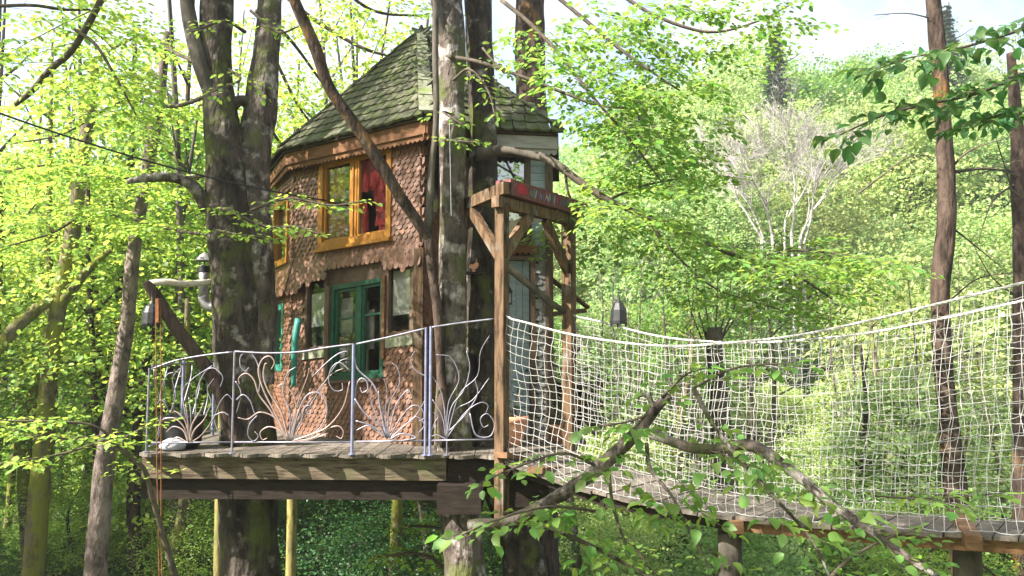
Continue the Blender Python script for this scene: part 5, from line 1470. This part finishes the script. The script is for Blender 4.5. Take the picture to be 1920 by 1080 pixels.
# forest floor herbs
rng = np.random.default_rng(44)
Nh = 60000
hy = 12 + 40 * rng.random(Nh) ** 1.5; hx = (rng.uniform(-200, 2120, Nh) - 960) / F_PX * hy
cl = np.array([mnoise.noise(Vector((a * .5, b * .5, 3))) for a, b in zip(hx, hy)])
keep = cl > -.25; hx, hy, cl = hx[keep], hy[keep], cl[keep]
hz = np.array([ground_z(a, b) for a, b in zip(hx, hy)]) + rng.random(len(hx)) ** 1.5 * (.35 + .5 * np.maximum(cl, 0))
C = np.stack([hx, hy, hz], 1)
A = norm(rng.normal(size=C.shape) * np.array([1, 1, .5]) + UP * .3)
Ls = rng.uniform(.12, .26, len(C))
me = leaf_mesh("undergrowth", C, A, UP + rng.normal(0, .5, C.shape), Ls, Ls * .6, T_QUAD, (0, 0, 0))
o = link_mesh("undergrowth", me, HERB, None, (0, 0, 0)); tag(o, "low green herbs covering the forest floor", "undergrowth", kind="stuff")

# ============================================================= SMALL THINGS
# cable
m_ = MB(); a, b = P(-40, 198, 7.5), P(612, 376, 9.95)
m_.tube([a.lerp(b, t) - Vector((0, 0, .35 * 4 * t * (1 - t) * .3)) for t in np.linspace(0, 1, 24)], .011, 6)
tag(m_.build("cable", BLACKM, None, True), "thin black cable running down from upper left to the orange window", "cable")
m_ = MB(); m_.tube([P(842, 195, 8.78), P(844, 300, 8.78), P(846, 405, 8.8)], .003, 5)
tag(m_.build("cord", SACK, None), "thin pale cord hanging beside the pale trunk", "cord")
# log strut and crossbar
q, r = px_path([(272, 528, 9.0, 14), (290, 552, 9.05, 22), (330, 615, 9.1, 24), (372, 668, 9.2, 26), (412, 735, 9.25, 27), (438, 812, 9.3, 30), (442, 832, 9.3, 30)], 6)
m_ = MB(); m_.tube(q, r, 12, rough=.12, seed=5)
tag(m_.build("log_strut", BARK_BROWN, None, True), "dark crooked log strut leaning outward beside the twin beech", "log")
q, r = px_path([(276, 532, 9.05, 13), (310, 529, 9.1, 14), (350, 532, 9.25, 13), (396, 529, 9.5, 14)], 6)
m_ = MB(); m_.tube(q, r, 10, rough=.12, seed=8)
tag(m_.build("log_pole", LOGW, None, True), "pale peeled pole lying level on top of the log strut", "log")
# stove pipe
SP = thing("stovepipe", "grey stovepipe with conical cap next to the twin beech", "stovepipe", P(381, 560, 10.15))
m_ = MB(); p0, p1 = P(381, 560, 10.15), P(381, 498, 10.15); p1.x = p0.x; p1.y = p0.y
m_.tube([p0, p1], .062, 16); m_.build("pipe", STEEL, SP, True)
m_ = MB(); m_.tube(catmull([P(381, 556, 10.15), P(386, 570, 10.15), P(400, 577, 10.15), P(430, 577, 10.1)], 5), .066, 16); m_.build("elbow", STEEL, SP, True)
m_ = MB(); m_.lathe(p1 + Vector((0, 0, .055)), [(.115, 0), (.12, .008), (.05, .085), (.004, .12)], 18); m_.build("cap", STEEL, SP)
m_ = MB()
for k in range(4):
    a = k * 1.57 + .4; d = Vector((math.cos(a), math.sin(a), 0)) * .055
    m_.tube([p1 + d - Vector((0, 0, .02)), p1 + d + Vector((0, 0, .06))], .007, 5)
m_.build("cap_bracket", BLACKM, SP)
m_ = MB(); m_.lathe(p1 + Vector((0, 0, -.09)), [(.066, 0), (.069, .005), (.069, .075), (.066, .08)], 16); m_.build("collar", BLACKM, SP)
# black hood and rusty hoist ropes
hd = P(284, 607, 8.75)
HO = thing("hanging_hood", "black ragged metal hood hanging from the log strut above the railing", "lantern", hd)
m_ = MB(); m_.lathe(hd, [(.10, -.02), (.105, 0), (.095, .12), (.07, .19), (.03, .22), (.012, .25)], 12)
for k in range(6):
    a = k * 1.047; m_.lathe(hd + Vector((.085 * math.cos(a), .085 * math.sin(a), -.055)), [(.004, 0), (.02, .045)], 5)
m_.build("hood", BLACKM, HO)
m_ = MB(); m_.tube([hd + Vector((0, 0, .24)), P(284, 545, 8.95)], .006, 5); m_.build("hanger", BLACKM, HO)
HR = thing("hoist_rope", "pair of rust-coloured hoist ropes hanging past the deck edge", "rope", P(295, 1090, 8.5))
for dx, y0 in ((0, 575), (9, 575)):
    pts = [P(292 + dx, y0, 8.58), P(293 + dx, 700, 8.55), P(294 + dx * .9, 850, 8.5), P(297 + dx * .6, 1000, 8.5), P(299 + dx * .6, 1100, 8.5)]
    m_ = MB(); m_.tube(catmull(pts, 8), .0055, 6); m_.build("rope", RUST, HR, True)
m_ = MB(); m_.beam(P(296, 560, 8.58), P(296, 605, 8.58), .05, .035, (1, 0, 0)); m_.build("pulley_block", RUST, HR)
# hanging black lantern over the bridge
hl = P(1160, 607, 8.2)
LA = thing("hanging_lantern", "black bell-shaped lantern hanging over the bridge net", "lantern", hl)
m_ = MB(); m_.lathe(hl, [(.085, 0), (.088, .03), (.078, .14), (.05, .21), (.02, .245), (.012, .28)], 8)
for k in range(4):
    a = k * 1.57; m_.lathe(hl + Vector((.075 * math.cos(a), .075 * math.sin(a), -.035)), [(.004, 0), (.014, .035)], 5)
m_.build("body", BLACKM, LA)
m_ = MB(); m_.tube([hl + Vector((0, 0, .27)), P(1157, 385, 8.68)], .004, 5); m_.build("cord", BLACKM, LA)
# small lantern in the gateway
hl = P(953, 571, 9.3)
LB = thing("lantern", "small black candle lantern hanging in front of the blue door", "lantern", hl)
m_ = MB(); m_.box((hl.x - .045, hl.y - .045, hl.z), (hl.x + .045, hl.y + .045, hl.z + .02)); m_.box((hl.x - .045, hl.y - .045, hl.z + .13), (hl.x + .045, hl.y + .045, hl.z + .145))
for sx in (-1, 1):
    for sy in (-1, 1): m_.box((hl.x + sx * .038 - .006, hl.y + sy * .038 - .006, hl.z + .02), (hl.x + sx * .038 + .006, hl.y + sy * .038 + .006, hl.z + .13))
m_.build("frame", BLACKM, LB)
m_ = MB(); m_.lathe(hl + Vector((0, 0, .145)), [(.06, 0), (.03, .05), (.012, .07), (.008, .10)], 8); m_.build("roof_cap", BLACKM, LB)
m_ = MB(); m_.lathe(hl + Vector((0, 0, .02)), [(.02, 0), (.02, .07), (.004, .08)], 8); m_.build("candle", LOGW, LB)
m_ = MB(); m_.tube([hl + Vector((0, 0, .24)), P(953, 400, 8.75)], .004, 5); m_.build("hanger", BLACKM, LB)
# dark pole leaning across the doorway
q, r = px_path([(938, 488, 9.1, 12), (960, 508, 9.15, 13), (1000, 540, 9.25, 14), (1030, 566, 9.35, 12), (1062, 586, 9.5, 12)], 5)
m_ = MB(); m_.tube(q, r, 9, rough=.12, seed=3)
tag(m_.build("pole", BARK_DARK, None, True), "dark knotty pole slanting across the doorway to the rear gate post", "pole")
# ornament and its shelf
sh = P(888, 512, 9.1)
m_ = MB(); m_.box((sh.x - .09, sh.y - .06, sh.z - .012), (sh.x + .10, sh.y + .10, sh.z + .012)); m_.box((sh.x - .02, sh.y + .0, sh.z - .12), (sh.x + .02, sh.y + .04, sh.z - .012))
tag(m_.build("shelf", WOOD_DARK, None), "small dark shelf fixed between the two grey trunks", "shelf")
m_ = MB(); b_ = sh + Vector((0, 0, .013))
m_.lathe(b_, [(.03, 0), (.02, .015), (.012, .03)], 10)
poly = [(-.055, .055), (-.02, .03), (.025, .032), (.05, .06), (.058, .095), (.035, .115), (.015, .10), (-.01, .085), (-.03, .09), (-.045, .075)]
m_.prism([b_ + Vector((x, -.015, z)) for x, z in poly], (0, .03, 0))
m_.tube([b_ + Vector((.03, 0, .11)), b_ + Vector((.032, 0, .15))], .006, 5)
tag(m_.build("ornament", TERRA, None), "orange bird-shaped ornament standing on the small shelf", "ornament")
# tub, sack, pots on the deck
tb0 = P(340, 832, 9.15); tb0.z = 0.002
TU = thing("planter_tub", "round black tub standing behind the left railing panel", "tub", tb0)
m_ = MB(); m_.lathe(tb0, [(.17, 0), (.21, .05), (.23, .2), (.235, .31), (.25, .33), (.25, .36), (.22, .36), (.21, .30)], 20); m_.build("body", BLACKM, TU, True)
sk = P(325, 838, 8.95); sk.z = .002
m_ = MB(); m_.lathe(sk, [(.06, 0), (.12, .01), (.14, .05), (.11, .10), (.05, .13), (.015, .14)], 14)
for i, v in enumerate(m_.v): m_.v[i] = (v[0] + .02 * mnoise.noise(Vector(v) * 9), v[1], v[2] * (1 + .2 * mnoise.noise(Vector(v) * 7)))
tag(m_.build("sack", SACK, None, True), "small blue-grey sack slumped at the foot of the black tub", "sack")
for (px, D, s_, lb_) in ((962, 9.35, 1.0, "large terracotta pot just inside the gateway post"), (1045, 9.75, .6, "small terracotta pot near the rear gate post")):
    b_ = plan(px, D) + Vector((0, 0, .002))
    PT = thing("flower_pot", lb_, "pot", b_)
    m_ = MB(); m_.lathe(b_, [(.10 * s_, 0), (.15 * s_, .2 * s_), (.17 * s_, .27 * s_), (.185 * s_, .28 * s_), (.185 * s_, .34 * s_), (.15 * s_, .34 * s_), (.145 * s_, .30 * s_)], 18); m_.build("body", TERRA, PT, True)
    tw, lv = MB(), Leaves()
    for k in range(7):
        a = k * .9; p = np.array(b_) + np.array([0, 0, .28 * s_])
        e = p + np.array([math.cos(a) * .18, math.sin(a) * .18, .45 + .1 * (k % 3)])
        tw.tube([p, (p + e) / 2 + np.array([0, 0, .08]), e], [.006, .003], 4); put_leaves(lv, [p, (p + e) / 2, e], .07, .05, rg)
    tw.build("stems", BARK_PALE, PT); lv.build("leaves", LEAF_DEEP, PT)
# woodpile behind the net
WP = thing("log_pile", "stack of split dark logs at the far edge of the deck", "log pile", (.7, 10.4, 0))
rl = random.Random(3)
for row in range(6):
    for c in range(8):
        p = Vector((.16 + c * .13 + (row % 2) * .06, 10.4 + rl.uniform(-.03, .03), .07 + row * .115))
        m_ = MB(); m_.tube([p, p + Vector((rl.uniform(-.02, .02), .35, 0))], .058 + rl.uniform(-.008, .004), 7, rough=.1, seed=row * 9 + c); m_.build("log", BARK_BROWN if rl.random() < .4 else BARK_DARK, WP)

# the wood goes on round the camera: added for pane reflections, two crowns to shade house and branch
for (px_, py_, s_, zc_) in ((-15.5, 3, .7, 5.0), (-14.5, 7.5, .7, 5.0), (-17, 11.5, .8, 5.4), (-10.5, -1.5, .8, 5.0), (-15, 0, 1.0, 6.4), (-6.5, -6, .9, 6.0), (0.5, -8, 1.0, 6.6), (7.5, -5, .95, 6.2), (-17, 5, 1.0, 7.2), (9.5, 1, .8, 5.6), (-4.2, 2.2, .72, 9.9), (-7.9, 7.0, .5, 12.8), (4, -11, 1.1, 7), (-13, 9.8, .7, 5.0), (-17.5, 9, 1.15, 9.0), (-19.5, 6.2, 1.2, 9.5), (-17, 13, 1.1, 9.0), (-15.5, 10.6, .8, 7.6)):
    forest_tree("beech_tree", "spring-green beech of the surrounding wood added unseen for reflections and shade", "beeches of the surrounding wood", px_, py_, rt.choice(BEECH), rt.choice(TRK), s_, zc_, 1.1)

# air
m, nt, N, L = nodes_of("woodland_haze")
N.remove(N["Principled BSDF"])
pv = N.new("ShaderNodeVolumePrincipled")
pv.inputs["Color"].default_value = (0.93, 0.96, 1.0, 1)
pv.inputs["Density"].default_value = 0.0010
pv.inputs["Anisotropy"].default_value = 0.3
L.new(pv.outputs[0], N["Material Output"].inputs["Volume"])
mb = MB(); mb.box((-190, -42, -9), (190, 202, 62))
hz_ = mb.build("haze", m, None); tag(hz_, "pale sunlit air filling the woodland", "haze", kind="stuff")
